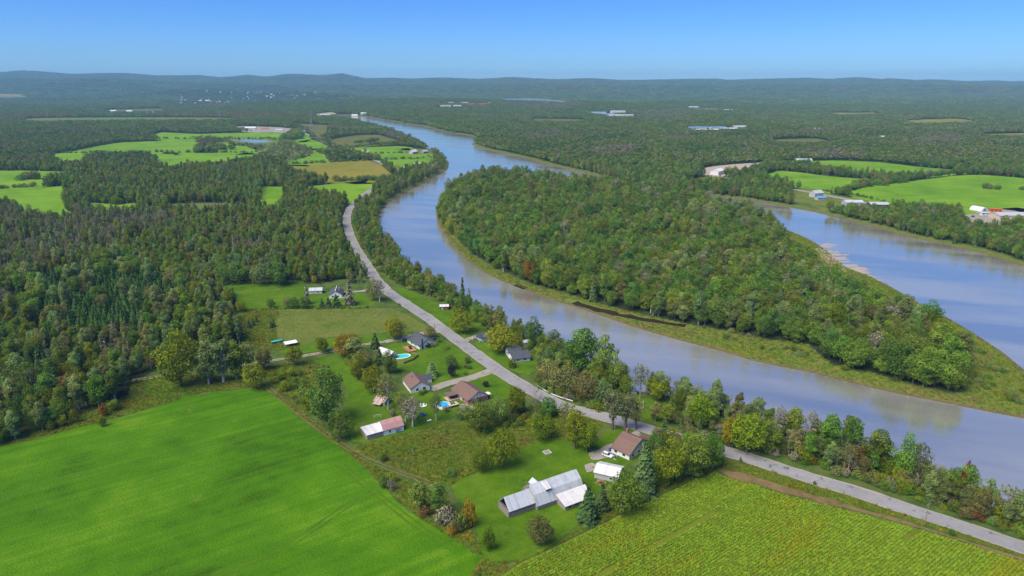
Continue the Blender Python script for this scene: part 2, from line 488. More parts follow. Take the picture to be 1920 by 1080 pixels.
foliage("green", (0.089,0.162,0.017), (0.282,0.407,0.048))
foliage("deep", (0.071,0.145,0.023), (0.226,0.348,0.057))
foliage("olive", (0.132,0.148,0.038), (0.326,0.333,0.094))
foliage("lime", (0.117,0.165,0.008), (0.321,0.365,0.017))
foliage("gold", (0.204,0.145,0.009), (0.442,0.306,0.017))
foliage("rust", (0.130,0.082,0.026), (0.280,0.175,0.050))
foliage("red", (0.165,0.030,0.019), (0.375,0.083,0.038))
foliage("bluegreen", (0.122,0.183,0.052), (0.344,0.447,0.132))
foliage("spruce", (0.044,0.094,0.028), (0.149,0.243,0.071), 0.03, 0.4, 0.1)
foliage("pine", (0.045,0.115,0.022), (0.125,0.250,0.050), 0.03, 0.4, 0.1)
foliage("duskpine", (0.061,0.082,0.033), (0.169,0.200,0.079), 0.04, 0.4, 0.1)
foliage("grey", (0.160,0.155,0.090), (0.350,0.330,0.205), 0.03, 0.4, 0.1)
foliage("purple", (0.019,0.012,0.022), (0.054,0.031,0.055), 0.02, 0.2, 0.1)
foliage("weed", (0.125,0.188,0.019), (0.324,0.387,0.042), 0.06, 0.5)
foliage("weedtan", (0.178,0.132,0.043), (0.383,0.281,0.111), 0.05, 0.5)
foliage("corn", (0.190,0.330,0.020), (0.500,0.700,0.055), 0.035, 0.35)
foliage("cornyellow", (0.270,0.320,0.016), (0.580,0.630,0.035), 0.035, 0.35)
foliage("reed", (0.140,0.200,0.025), (0.340,0.400,0.060), 0.05, 0.4)
plain("bark", (0.13,0.105,0.08), 0.9, var=0.35, scale=2)
plain("birchbark", (0.40,0.38,0.35), 0.8, var=0.35, scale=2)
plain("greybark", (0.26,0.24,0.21), 0.9, var=0.3, scale=2)

# ------------------------------------------------------------------ object helpers
def link(o):
    COL.objects.link(o)
    return o

def tag(o, label=None, cat=None, group=None, kind=None):
    if label: o["label"] = label
    if cat: o["category"] = cat
    if group: o["group"] = group
    if kind: o["kind"] = kind
    return o

def thing(name, label, cat, loc, rz=0.0, group=None):
    o = link(bpy.data.objects.new(name, None))
    o.location = loc
    o.rotation_euler = (0, 0, rz)
    o.empty_display_size = 0.5
    return tag(o, label, cat, group)

def np_mesh(name, verts, faces, mats, face_mat=None, tone=None, smooth=False):
    """faces: (n,3) or (n,4) int array, or list of them"""
    me = bpy.data.meshes.new(name)
    fl = faces if isinstance(faces, list) else [faces]
    verts = np.asarray(verts, np.float32)
    me.vertices.add(len(verts))
    me.vertices.foreach_set("co", verts.ravel())
    loops = np.concatenate([f.ravel() for f in fl]).astype(np.int32)
    tot = np.concatenate([np.full(len(f), f.shape[1]) for f in fl]).astype(np.int32)
    start = np.concatenate([[0], np.cumsum(tot)[:-1]]).astype(np.int32)
    me.loops.add(len(loops))
    me.loops.foreach_set("vertex_index", loops)
    me.polygons.add(len(tot))
    me.polygons.foreach_set("loop_start", start)
    me.polygons.foreach_set("loop_total", tot)
    for mt in mats:
        me.materials.append(MATS[mt] if isinstance(mt, str) else mt)
    if face_mat is not None:
        me.polygons.foreach_set("material_index", np.asarray(face_mat, np.int32))
    me.polygons.foreach_set("use_smooth", np.full(len(tot), smooth))
    if tone is not None:
        a = me.attributes.new("tone", 'FLOAT', 'FACE')
        a.data.foreach_set("value", np.asarray(tone, np.float32))
    me.update(calc_edges=True)
    return me

class MB:
    """collects simple shapes into one mesh"""
    def __init__(s):
        s.v = []; s.f = []
    def poly(s, pts):
        n = len(s.v); s.v += [tuple(p) for p in pts]; s.f.append(tuple(range(n, n + len(pts))))
    def box(s, x0, x1, y0, y1, z0, z1):
        n = len(s.v)
        s.v += [(x0,y0,z0),(x1,y0,z0),(x1,y1,z0),(x0,y1,z0),(x0,y0,z1),(x1,y0,z1),(x1,y1,z1),(x0,y1,z1)]
        for q in ((0,3,2,1),(4,5,6,7),(0,1,5,4),(1,2,6,5),(2,3,7,6),(3,0,4,7)):
            s.f.append(tuple(n + i for i in q))
        return s
    def prism(s, prof, a0, a1, axis='x'):
        """prof: closed list of (across, z); extruded along axis from a0 to a1"""
        n = len(s.v); k = len(prof)
        for a in (a0, a1):
            for (p, z) in prof:
                s.v.append((a, p, z) if axis == 'x' else (p, a, z))
        s.f.append(tuple(n + i for i in range(k)))
        s.f.append(tuple(n + k + i for i in reversed(range(k))))
        for i in range(k):
            j = (i + 1) % k
            s.f.append((n + i, n + k + i, n + k + j, n + j))
        return s
    def tube(s, p, q, r0, r1, k=6, cap=True):
        p, q = Vector(p), Vector(q)
        d = (q - p).normalized()
        a = d.orthogonal().normalized(); b = d.cross(a)
        n = len(s.v)
        for c, r in ((p, r0), (q, r1)):
            for i in range(k):
                t = 2 * math.pi * i / k
                s.v.append(tuple(c + a * math.cos(t) * r + b * math.sin(t) * r))
        for i in range(k):
            j = (i + 1) % k
            s.f.append((n + i, n + j, n + k + j, n + k + i))
        if cap:
            s.f.append(tuple(n + i for i in reversed(range(k)))); s.f.append(tuple(n + k + i for i in range(k)))
        return s
    def disc(s, cx, cy, z0, z1, rx, ry, k=28, r_in=0.0):
        """low cylinder or ring"""
        P = [(math.cos(2*math.pi*i/k), math.sin(2*math.pi*i/k)) for i in range(k)]
        n = len(s.v)
        if r_in <= 0:
            s.v += [(cx+rx*c, cy+ry*t, z0) for c, t in P] + [(cx+rx*c, cy+ry*t, z1) for c, t in P]
            for i in range(k):
                j = (i+1) % k; s.f.append((n+i, n+j, n+k+j, n+k+i))
            s.f.append(tuple(n+k+i for i in range(k))); s.f.append(tuple(n+i for i in reversed(range(k))))
        else:
            for rr, z in ((1, z0), (1, z1), (r_in, z1), (r_in, z0)):
                s.v += [(cx+rx*rr*c, cy+ry*rr*t, z) for c, t in P]
            for q in range(4):
                a, b = n + q*k, n + ((q+1) % 4)*k
                for i in range(k):
                    j = (i+1) % k; s.f.append((a+i, a+j, b+j, b+i))
        return s
    def build(s, name, mat, parent=None, loc=None, bevel=0.0, smooth=False):
        me = bpy.data.meshes.new(name)
        me.from_pydata(s.v, [], s.f)
        bm = bmesh.new(); bm.from_mesh(me)
        bmesh.ops.recalc_face_normals(bm, faces=bm.faces)
        if bevel:
            bmesh.ops.bevel(bm, geom=list(bm.edges), offset=bevel, segments=2, affect='EDGES', profile=0.6)
        bm.to_mesh(me); bm.free()
        me.materials.append(MATS[mat] if isinstance(mat, str) else mat)
        if smooth:
            me.polygons.foreach_set("use_smooth", [True] * len(me.polygons))
        o = link(bpy.data.objects.new(name, me))
        if parent: o.parent = parent
        if loc: o.location = loc
        return o

# ------------------------------------------------------------------ clearings: where no wood grows
CLEAR_PX = dict(
 settle=[(-500,1010),(0,838),(60,815),(130,792),(185,768),(240,742),(250,718),(285,700),(320,690),(400,684),(450,650),(452,625),(436,604),(452,585),(430,556),(395,545),(388,528),(545,528),
   (575,528),(600,533),(655,520),(688,516),(684,492),(655,445),(643,405),(655,383),(690,360),(725,380),(718,395),(712,408),(722,448),(758,490),(812,530),(868,562),(928,600),(985,632),(1050,664),(1120,702),
   (1185,732),(1262,742),(1400,794),(1500,829),(1600,855),(1700,889),(1800,929),(1920,969),(2150,1050),(2600,1400),(-1500,1400)],
 f1=[(-300,372),(0,360),(127,348),(140,350),(122,367),(122,380),(135,388),(133,399),(63,394),(0,378),(-300,395)],
 f1b=[(173,380),(215,384),(257,380),(255,388),(210,392),(175,389)],
 f2=[(-300,318),(0,320),(123,322),(123,333),(83,341),(50,350),(0,352),(-300,352)],
 f3=[(-200,282),(0,282),(93,283),(187,273),(230,267),(363,265),(355,283),(230,284),(147,287),(33,288),(-200,290)],
 f3b=[(407,267),(490,273),(490,282),(417,283)],
 f3c=[(107,292),(180,288),(293,285),(367,287),(473,287),(476,297),(437,303),(317,313),(298,308),(283,295),(180,294),(133,304)],
 f0=[(300,250),(377,252),(497,248),(573,250),(573,261),(500,259),(383,259),(300,259)],
 scrub=[(313,383),(400,381),(467,384),(467,397),(400,399),(320,396)],
 f4=[(493,350),(535,351),(527,373),(512,385),(490,386)],
 f4b=[(560,353),(640,343),(720,337),(710,348),(676,372),(662,376),(640,362),(600,360)],
 wet=[(400,259),(520,260),(560,270),(590,285),(560,300),(510,304),(470,300),(490,284),(430,270)],
 g1=[(552,233),(617,235),(622,240),(608,257),(598,258),(573,244)],
 g2=[(619,262),(667,254),(708,253),(756,266),(712,269),(654,275),(633,273)],
 g3=[(650,279),(746,274),(773,277),(773,285),(692,288)],
 g4=[(690,290),(800,287),(810,294),(758,298),(717,299)],
 g5=[(712,300),(800,296),(817,303),(800,310),(733,311)],
 g6=[(556,266),(585,262),(619,275),(581,279),(558,270)],
 g7=[(525,305),(571,291),(583,279),(637,278),(610,286),(614,295),(617,302),(577,307)],
 g8=[(538,309),(608,304),(692,301),(738,325),(733,336),(629,340),(558,324)],
 yard=[(445,238),(530,240),(580,246),(530,249),(455,248)],
 farm1=[(757,278),(812,281),(812,288),(757,290)],
 farm2=[(742,308),(790,306),(792,318),(745,322)],
 h1=[(1440,305),(1563,301),(1647,304),(1713,312),(1827,318),(1747,327),(1680,330),(1613,327),(1513,314),(1460,310)],
 h2=[(1370,336),(1423,331),(1460,320),(1487,322),(1580,333),(1640,338),(1600,351),(1547,358),(1513,353),(1493,346),(1467,339),(1423,336)],
 h3=[(1560,355),(1617,347),(1687,342),(1780,331),(1847,328),(1920,334),(2300,345),(2300,400),(1920,394),(1847,394),(1797,395),(1747,392),(1670,382),(1613,369)],
 lot=[(1322,314),(1427,305),(1435,312),(1395,327),(1330,331)],
 clr=[(1285,338),(1340,331),(1398,342),(1300,349)],
 rroad=[(1478,372),(1490,356),(1513,352),(1557,364),(1613,374),(1670,386),(1655,408),(1597,401),(1530,392),(1490,384)],
 ryard=[(1795,410),(1840,395),(1935,390),(1940,424),(1835,434)],
 lake=[(945,193),(1000,192),(1062,199),(1055,204),(1000,201),(948,198)],
 beach=[(585,216),(622,212),(628,220),(600,222)],
 stripR=[(1840,252),(1960,250),(1960,258),(1850,260)],
 fcut=[(60,222),(250,220),(430,221),(430,226),(250,226),(60,228)],
 fxa=[(1000,223),(1090,224),(1080,229),(1005,228)],
 fxb=[(1450,262),(1530,260),(1560,266),(1470,269)],
 fxc=[(1700,226),(1800,224),(1830,229),(1720,232)],
 fxd=[(200,207),(300,205),(300,209),(210,211)],
 fxe=[(1560,212),(1640,211),(1650,215),(1570,216)],
 stripL=[(-40,184),(42,184),(42,188),(-40,188)],
)
# a wood on the near side hides the foot of a field, so the field itself reaches further forward
for k in CLEAR_PX:
    if k[0] in "fgh" and k not in ("farm1", "farm2"):
        vc = sum(p[1] for p in CLEAR_PX[k]) / len(CLEAR_PX[k])
        CLEAR_PX[k] = [(u, v + (7.5 if k[0] == 'f' else 4.5) * (v - VH) / CAMH * 1.04 if v > vc else v) for u, v in CLEAR_PX[k]]
CLEAR = {k: smooth_closed(GP(p), 20) for k, p in CLEAR_PX.items() if k != 'settle'}
CLEAR['settle'] = np.array(GP(CLEAR_PX['settle']))

ROAD_NEAR = smooth_open(GP([(2150,1105),(1920,1027),(1847,1002),(1747,969),(1613,926),(1480,885),(1358,846),(1270,822),(1200,801),(1140,784),(1057,762),(1007,738),(960,712),(923,687),(873,650),
    (807,600),(757,567),(730,549),(704,522),(688,497),(670,470),(657,443),(650,415),(653,397),(662,384),(690,360),(722,340),(750,323),(712,305),(692,296),(650,284),(629,275),(598,262),(567,248),(545,240)]), 4)
ROAD_RIGHT = smooth_open(GP([(1240,322),(1330,329),(1395,340),(1450,350),(1500,358),(1560,369),(1620,380),(1670,390)]), 8)

def is_clear(x, y):
    c = np.zeros(x.shape, bool)
    for p in CLEAR.values():
        c |= inside(p, x, y)
    return c

# ------------------------------------------------------------------ the ground sheet
def build_ground():
    ys = [70.0]
    while ys[-1] < 3300: ys.append(ys[-1] * 1.0062)
    while ys[-1] < 15000: ys.append(ys[-1] * 1.02)
    ys = np.array(ys)
    ts = np.linspace(-1.05, 1.05, 430)
    Y, T = np.meshgrid(ys, ts, indexing='ij')
    X = Y * T + 0 * Y
    w, isl = wet(X, Y)
    Z = Hh(X, Y, w, isl)
    nr, nc = X.shape
    V = np.stack([X.ravel(), Y.ravel(), Z.ravel()], 1)
    i = np.arange(nr - 1)[:, None] * nc + np.arange(nc - 1)[None, :]
    Fq = np.stack([i, i + 1, i + nc + 1, i + nc], -1).reshape(-1, 4)
    me = np_mesh("ground", V, Fq, ["ground"], smooth=True)
    clear = is_clear(X, Y)
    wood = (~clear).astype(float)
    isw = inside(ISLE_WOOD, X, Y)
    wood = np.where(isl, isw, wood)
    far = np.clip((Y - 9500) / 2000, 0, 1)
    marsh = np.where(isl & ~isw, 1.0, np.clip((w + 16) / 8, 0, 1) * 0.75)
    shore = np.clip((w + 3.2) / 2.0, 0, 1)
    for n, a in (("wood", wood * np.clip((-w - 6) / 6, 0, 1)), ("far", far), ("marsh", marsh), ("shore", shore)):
        at = me.attributes.new(n, 'FLOAT', 'POINT')
        at.data.foreach_set("value", a.ravel().astype(np.float32))
    o = link(bpy.data.objects.new("ground", me))
    tag(o, kind="structure")
build_ground()

# water: one sheet under the banks
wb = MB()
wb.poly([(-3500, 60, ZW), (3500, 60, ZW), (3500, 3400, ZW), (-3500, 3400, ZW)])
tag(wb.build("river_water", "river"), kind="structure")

def cdt_mesh(P, step, dz, mat, name, jitter=0.0):
    P = np.array(P)
    if jitter:
        P = P + RNG.normal(0, jitter, P.shape)
    x0, y0 = P.min(0); x1, y1 = P.max(0)
    gx, gy = np.meshgrid(np.arange(x0, x1, step), np.arange(y0, y1, step))
    gx = gx.ravel(); gy = gy.ravel()
    m = inside(P, gx, gy)
    gx, gy = gx[m], gy[m]
    if len(gx):
        m = dist_poly(P, gx, gy, cap=step) > step * 0.4
        gx, gy = gx[m], gy[m]
    pts = [Vector((float(a), float(b))) for a, b in P] + [Vector((float(a), float(b))) for a, b in zip(gx, gy)]
    n = len(P)
    vo, eo, fo, *_ = delaunay_2d_cdt(pts, [(i, (i + 1) % n) for i in range(n)], [list(range(n))], 1, 1e-4)
    vx = np.array([v[0] for v in vo]); vy = np.array([v[1] for v in vo])
    vz = Hh(vx, vy) + dz
    tri = np.array([f if len(f) == 3 else f[:3] for f in fo], int)
    a, b, c = (np.stack([vx[tri[:, k]], vy[tri[:, k]]], 1) for k in range(3))
    cr = (b[:, 0]-a[:, 0])*(c[:, 1]-a[:, 1]) - (b[:, 1]-a[:, 1])*(c[:, 0]-a[:, 0])
    tri[cr < 0] = tri[cr < 0][:, ::-1]
    me = np_mesh(name, np.stack([vx, vy, vz], 1), tri, [mat], smooth=True)
    return me

SHEETS = {}
def sheet(name, px, mat, dz, step=7.0, sm=5.0, jitter=0.35):
    P = smooth_closed(GP(px), sm)
    SHEETS.setdefault(mat, []).append(P)
    me = cdt_mesh(P, step, dz, mat, name, jitter)
    o = link(bpy.data.objects.new(name, me))
    return tag(o, kind="structure")

def far_sheet(name, key, mat, dz=0.12):
    me = cdt_mesh(CLEAR[key], 24.0, dz, mat, name, 1.2)
    return tag(link(bpy.data.objects.new(name, me)), kind="structure")

# near fields, meadows and lawns
HAY_PX = [(-900,1400),(-700,1010),(-300,905),(0,838),(100,815),(200,790),(290,765),(350,746),(400,736),(460,730),(505,734),(540,764),(600,814),(650,850),(700,896),(745,940),(800,985),(860,1020),(907,1048),(900,1085),(860,1150),(820,1400)]
CORN_PX = [(920,1092),(985,1053),(1090,1003),(1180,956),(1270,916),(1340,884),(1370,899),(1420,911),(1470,928),(1540,946),(1600,960),(1740,997),(1920,1055),(2200,1145),(2200,1400),(860,1400)]
sheet("hay_field", HAY_PX, "hay", 0.10, 9, 9, 0.5)
sheet("crop_field", CORN_PX, "crop_soil", 0.10, 9, 9)
sheet("stubble_strip", [(1345,876),(1400,886),(1480,914),(1600,950),(1740,990),(1920,1049),(2100,1105),(2100,1109),(1920,1053),(1740,995),(1600,958),(1540,944),(1470,926),(1420,909),(1370,897)], "stubble", 0.12, 6)
sheet("barn_lawn", [(843,912),(900,882),(955,857),(1000,832),(1030,821),(1070,826),(1105,838),(1140,806),(1185,800),(1215,835),(1180,870),(1140,900),(1115,935),(1085,985),(1020,1035),(950,1056),(905,1050),(895,1010),(885,960),(855,938)], "lawn", 0.12)
sheet("goldenrod_meadow", [(660,838),(700,828),(760,815),(830,794),(900,790),(960,785),(1050,766),(1130,795),(1085,832),(1030,820),(960,852),(900,880),(842,910),(790,898),(730,873)], "meadow_olive", 0.10)
sheet("garden_lawn", [(560,690),(640,664),(690,700),(705,738),(760,732),(806,735),(850,745),(882,765),(870,775),(830,790),(760,813),(690,830),(662,830),(640,780),(652,740),(640,710),(600,690)], "lawn", 0.12)
sheet("garden_lawn", [(715,652),(760,634),(815,636),(850,650),(908,690),(903,696),(850,714),(800,724),(790,705),(745,692),(730,670)], "lawn", 0.12)
sheet("garden_lawn", [(868,722),(918,697),(965,734),(962,750),(925,748),(900,742)], "lawn", 0.12)
sheet("roadside_lawn", [(748,540),(790,552),(850,585),(905,610),(905,628),(872,634),(820,600),(770,568)], "lawn", 0.12)
sheet("garden_lawn", [(893,640),(940,655),(1000,665),(1012,690),(990,704),(950,692),(915,668)], "lawn", 0.14)
sheet("riverside_lawn", [(1188,738),(1215,742),(1258,765),(1262,790),(1235,800),(1205,785)], "lawn", 0.12)
sheet("house_lawn", [(393,542),(430,537),(560,531),(600,545),(690,552),(702,572),(640,578),(450,580),(436,565)], "lawn", 0.12)
sheet("fallow_meadow", [(520,581),(690,579),(740,580),(790,605),(800,622),(740,624),(620,633),(540,652),(522,640),(516,610)], "meadow_grey", 0.11)
sheet("goldenrod_meadow", [(452,585),(520,582),(516,610),(523,641),(540,653),(500,663),(455,650),(440,605)], "meadow_olive", 0.10)
sheet("mown_strip", [(508,652),(540,653),(620,634),(740,625),(782,628),(745,638),(640,652),(560,664),(510,660)], "lawn", 0.13)
sheet("goldenrod_meadow", [(490,690),(560,683),(600,680),(625,700),(640,740),(610,775),(572,772),(515,728)], "meadow_olive", 0.10)
sheet("field_margin", [(-300,895),(0,828),(60,808),(130,788),(185,766),(240,742),(252,716),(320,700),(400,706),(480,712),(505,732),(460,728),(400,734),(350,744),(290,763),(200,788),(100,813),(0,836),(-300,903)], "meadow_olive", 0.08)
sheet("grass_lane", [(285,706),(320,704),(330,725),(390,733),(350,746),(300,752),(270,740)], "lawn", 0.13)
sheet("field_margin", [(505,735),(530,745),(600,800),(650,842),(700,872),(760,905),(800,915),(850,950),(885,1000),(905,1046),(860,1018),(800,983),(745,938),(700,893),(650,848),(600,812),(540,762)], "meadow_olive", 0.13, 5)
sheet("field_margin", [(905,1049),(950,1058),(1020,1037),(1085,990),(1110,960),(1180,930),(1270,895),(1330,872),(1342,882),(1270,914),(1180,954),(1090,1001),(985,1051),(920,1090),(880,1100)], "meadow_olive", 0.14, 5)
sheet("road_verge", [(1340,858),(1420,878),(1520,908),(1660,952),(1800,998),(1920,1040),(2100,1098),(1920,1046),(1740,988),(1600,950),(1480,916),(1400,889),(1345,878)], "meadow_olive", 0.13, 5)
for n, k, mt in (("pasture","f1","pasture"),("pasture","f1b","pasture"),("pasture","f2","pasture"),("pasture","f3","pasture"),("pasture","f3b","pasture"),("pasture","f3c","pasture"),
    ("pasture","f0","pasture"),("scrub_meadow","scrub","meadow_grey"),("pasture","f4","pasture"),("pasture","f4b","pasture"),("scrub_meadow","wet","meadow_grey"),("fallow_field","g1","olive_field"),
    ("fallow_field","g2","olive_field"),("pasture","g3","pasture"),("pasture","g4","pasture"),("pasture","g5","pasture"),("pasture","g6","pasture"),("pasture","g7","pasture"),
    ("ripe_field","g8","yellow_crop"),("farm_yard","yard","gravel"),("farm_yard","farm1","meadow_grey"),("farm_yard","farm2","meadow_grey"),("pasture","h1","pasture"),("pasture","h2","pasture"),
    ("pasture","h3","pasture"),("sand_lot","lot","sand"),("scrub_meadow","clr","meadow_grey"),("scrub_meadow","rroad","meadow_grey"),("gravel_lot","ryard","gravel"),
    ("sand_spit","beach","sand"),("ripe_field","stripR","yellow_crop"),("ripe_field","stripL","yellow_crop"),("scrub_meadow","fcut","meadow_grey"),("scrub_meadow","fxa","olive_field"),("scrub_meadow","fxb","olive_field"),("scrub_meadow","fxc","yellow_crop"),("scrub_meadow","fxd","olive_field"),("scrub_meadow","fxe","yellow_crop")):
    far_sheet(n, k, mt)
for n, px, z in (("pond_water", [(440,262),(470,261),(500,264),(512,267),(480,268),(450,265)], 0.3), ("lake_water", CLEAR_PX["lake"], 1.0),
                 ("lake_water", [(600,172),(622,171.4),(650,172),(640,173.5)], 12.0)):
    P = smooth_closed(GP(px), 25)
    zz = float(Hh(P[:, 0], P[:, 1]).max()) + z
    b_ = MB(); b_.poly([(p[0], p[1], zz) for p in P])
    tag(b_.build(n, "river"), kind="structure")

# ------------------------------------------------------------------ roads and tracks
def ribbon(name, line, half, dz, mat, off=0.0, wob=0.0):
    P = np.array(line)
    d = np.gradient(P, axis=0); d /= np.linalg.norm(d, axis=1)[:, None] + 1e-9
    nrm = np.stack([-d[:, 1], d[:, 0]], 1)
    m = len(P)
    wl_ = half + RNG.normal(0, wob, m) if wob else np.full(m, half)
    wr_ = half + RNG.normal(0, wob, m) if wob else np.full(m, half)
    c = P + nrm * off
    A, B = c + nrm * wl_[:, None], c - nrm * wr_[:, None]
    M_ = c
    V = np.concatenate([A, M_, B])
    z = Hh(V[:, 0], V[:, 1]) + dz
    i = np.arange(m - 1)
    Fq = np.concatenate([np.stack([i + m, i + m + 1, i + 1, i], 1), np.stack([i + 2*m, i + 2*m + 1, i + m + 1, i + m], 1)])
    me = np_mesh(name, np.column_stack([V, z]), Fq, [mat], smooth=True)
    return tag(link(bpy.data.objects.new(name, me)), kind="structure")

ribbon("road_shoulder", ROAD_NEAR, 4.3, 0.20, "shoulder", 0, 0.22)
ribbon("road", ROAD_NEAR, 3.3, 0.26, "asphalt", 0, 0.05)
ribbon("gravel_road", ROAD_RIGHT, 5.0, 0.3, "gravel", 0, 0.3)
def track(name, px, gauge, half, mat, dz=0.22, step=2.0):
    ln = smooth_open(GP(px), step)
    for s in (-1, 1):
        ribbon(name, ln, half, dz, mat, s * gauge / 2, half * 0.22)
track("wheel_track", [(478,696),(505,730),(560,776),(620,822),(680,860),(740,884),(808,908)], 1.9, 0.30, "stubble")
HAYWORN = ground_mat("hay_worn", [(0.045,0.10,0.004),(0.065,0.145,0.006),(0.09,0.17,0.012)], (14, 3, 0.8), None, 0.6)
track("wheel_track", [(-40,940),(100,905),(250,868),(400,838),(500,815),(560,800)], 2.2, 0.35, "hay_worn", 0.14)
track("wheel_track", [(400,1080),(520,1035),(600,985),(660,945),(700,925)], 2.2, 0.35, "hay_worn", 0.14)
track("wheel_track", [(640,875),(690,915),(740,955),(800,1000),(850,1030)], 2.2, 0.35, "hay_worn", 0.14)
track("wheel_track", [(248,714),(285,709),(318,703)], 1.8, 0.55, "sand")
track("wheel_track", [(450,687),(488,681),(510,677),(546,671),(573,667),(636,656),(680,647),(722,641)], 1.8, 0.55, "sand")
ribbon("driveway", smooth_open(GP([(722,641),(760,634),(790,626),(826,622)]), 2), 2.6, 0.20, "gravel", 0, 0.2)
ribbon("driveway", smooth_open(GP([(926,693),(905,702),(880,710),(850,717),(828,723),(808,731)]), 2), 3.0, 0.22, "gravel", 0, 0.15)
ribbon("driveway", smooth_open(GP([(868,642),(885,634),(905,629),(925,628)]), 2), 2.2, 0.20, "gravel", 0, 0.15)
ribbon("driveway", smooth_open(GP([(702,541),(680,546),(655,548),(635,550)]), 2), 2.2, 0.20, "gravel", 0, 0.15)
sheet("gravel_yard", [(1192,808),(1165,828),(1140,836),(1112,846),(1100,858),(1118,864),(1135,858),(1150,862),(1160,850),(1175,838),(1205,815)], "gravel", 0.18, 4, 2, 0.4)
sheet("gravel_yard", [(1098,872),(1112,868),(1122,872),(1112,884),(1100,883)], "gravel", 0.18, 4, 2, 0.4)
sheet("gravel_yard", [(858,758),(880,758),(893,764),(892,775),(880,782),(868,772)], "gravel", 0.18, 4, 2, 0.4)
sheet("sand_beach", [(1528,462),(1548,462),(1564,474),(1580,492),(1588,503),(1574,512),(1556,496),(1540,478)], "sand", 0.10, 4, 3)
ribbon("backwater_channel", smooth_open(GP([(1078,566),(1110,577),(1150,587),(1207,600),(1240,606),(1285,613)], -1.8), 5), 2.6, 0.22, "stillwater", 0, 0.7)
ribbon("backwater_channel", smooth_open(GP([(968,532),(985,539)], -1.8), 3), 2.4, 0.22, "stillwater", 0, 0.4)

# ------------------------------------------------------------------ building materials
ribbed("steel_roof", (0.50,0.53,0.55), 'X', 0.9, 0.4, 0.0, 0.9, (0.36,0.38,0.40))
ribbed("steel_roof_y", (0.50,0.53,0.55), 'Y', 0.9, 0.4, 0.0, 0.9, (0.36,0.38,0.40))
ribbed("white_roof", (0.64,0.64,0.62), 'X', 0.9, 0.5, 0.0, 0.8, (0.50,0.49,0.46))
ribbed("pink_roof", (0.46,0.26,0.24), 'X', 0.5, 0.5, 0.0, 0.5, (0.34,0.19,0.18))
ribbed("rust_roof", (0.52,0.42,0.36), 'X', 0.5, 0.6, 0.0, 0.5, (0.32,0.10,0.05))
ribbed("brown_shingle", (0.185,0.115,0.09), 'Y', 0.3, 0.9, 0.0, 0.3, (0.135,0.085,0.07))
ribbed("brown_shingle_x", (0.185,0.115,0.09), 'X', 0.3, 0.9, 0.0, 0.3, (0.135,0.085,0.07))
ribbed("slate_shingle", (0.075,0.085,0.10), 'X', 0.3, 0.85, 0.0, 0.3, (0.05,0.058,0.07))
ribbed("slate_shingle_y", (0.075,0.085,0.10), 'Y', 0.3, 0.85, 0.0, 0.3, (0.05,0.058,0.07))
ribbed("white_siding", (0.78,0.79,0.79), 'Z', 0.22, 0.6, 0.0, 0.5, (0.66,0.67,0.67))
ribbed("grey_board", (0.30,0.27,0.235), 'Z', 0.3, 0.9, 0.0, 0.8, (0.18,0.155,0.13))
ribbed("brick_wall", (0.34,0.17,0.14), 'Z', 0.15, 0.9, 0.0, 0.5, (0.24,0.12,0.10))
ribbed("red_board", (0.24,0.045,0.04), 'Y', 0.25, 0.8, 0.0, 0.5)
ribbed("deck_board", (0.50,0.24,0.11), 'X', 0.15, 0.8, 0.0, 0.6)
ribbed("pale_deck", (0.58,0.44,0.31), 'X', 0.15, 0.8, 0.0, 0.6)
ribbed("plank_fence", (0.24,0.16,0.10), 'X', 0.16, 0.9, 0.0, 0.7)
ribbed("blue_steel", (0.16,0.28,0.45), 'X', 0.5, 0.5, 0.0, 0.4)
plain("logwood", (0.20,0.175,0.15), 0.95, var=0.35, scale=3, bump=0.4)
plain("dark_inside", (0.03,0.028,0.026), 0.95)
plain("white_paint", (0.80,0.80,0.79), 0.5, var=0.05)
plain("glass", (0.02,0.025,0.03), 0.08, var=0.02, spec=0.7)
plain("concrete", (0.40,0.39,0.37), 0.9, var=0.15)
plain("brick_red", (0.33,0.14,0.10), 0.9, var=0.2)
plain("rock", (0.33,0.29,0.235), 0.9, var=0.35, scale=0.8, bump=0.6)
plain("timber", (0.27,0.22,0.17), 0.9, var=0.2)
plain("steel", (0.45,0.46,0.47), 0.5, metal=0.6)
plain("pool_blue", (0.04,0.38,0.72), 0.12, var=0.1)
plain("pool_turq", (0.05,0.55,0.50), 0.12, var=0.15)
plain("liner_white", (0.78,0.80,0.80), 0.4, var=0.05)
plain("tarp_blue", (0.03,0.14,0.42), 0.5)
plain("tarp_teal", (0.06,0.36,0.38), 0.5)
plain("car_white", (0.78,0.79,0.80), 0.25, var=0.02, spec=0.6)
plain("car_dark", (0.05,0.055,0.07), 0.25, var=0.02, spec=0.6)
plain("rubber", (0.02,0.02,0.02), 0.8)
plain("lamp_lens", (0.7,0.7,0.68), 0.1)
plain("tail_red", (0.35,0.02,0.02), 0.3)
plain("container_orange", (0.62,0.13,0.035), 0.5)
plain("dark_plastic", (0.03,0.03,0.035), 0.5)
plain("green_plastic", (0.03,0.20,0.19), 0.5)
plain("firewood", (0.34,0.20,0.12), 0.95, var=0.45, scale=4, bump=0.6)
plain("tan_wall", (0.55,0.50,0.43), 0.8)
plain("far_white", (0.66,0.67,0.66), 0.6)
plain("far_grey", (0.42,0.43,0.44), 0.7)
plain("far_red", (0.40,0.11,0.07), 0.7)
plain("far_blue", (0.12,0.30,0.48), 0.6)
plain("far_tan", (0.56,0.47,0.36), 0.8)

def bpath(px0, px1):
    a, b = G(*px0), G(*px1)
    return a, math.atan2(b[1] - a[1], b[0] - a[0]), math.dist(a, b)

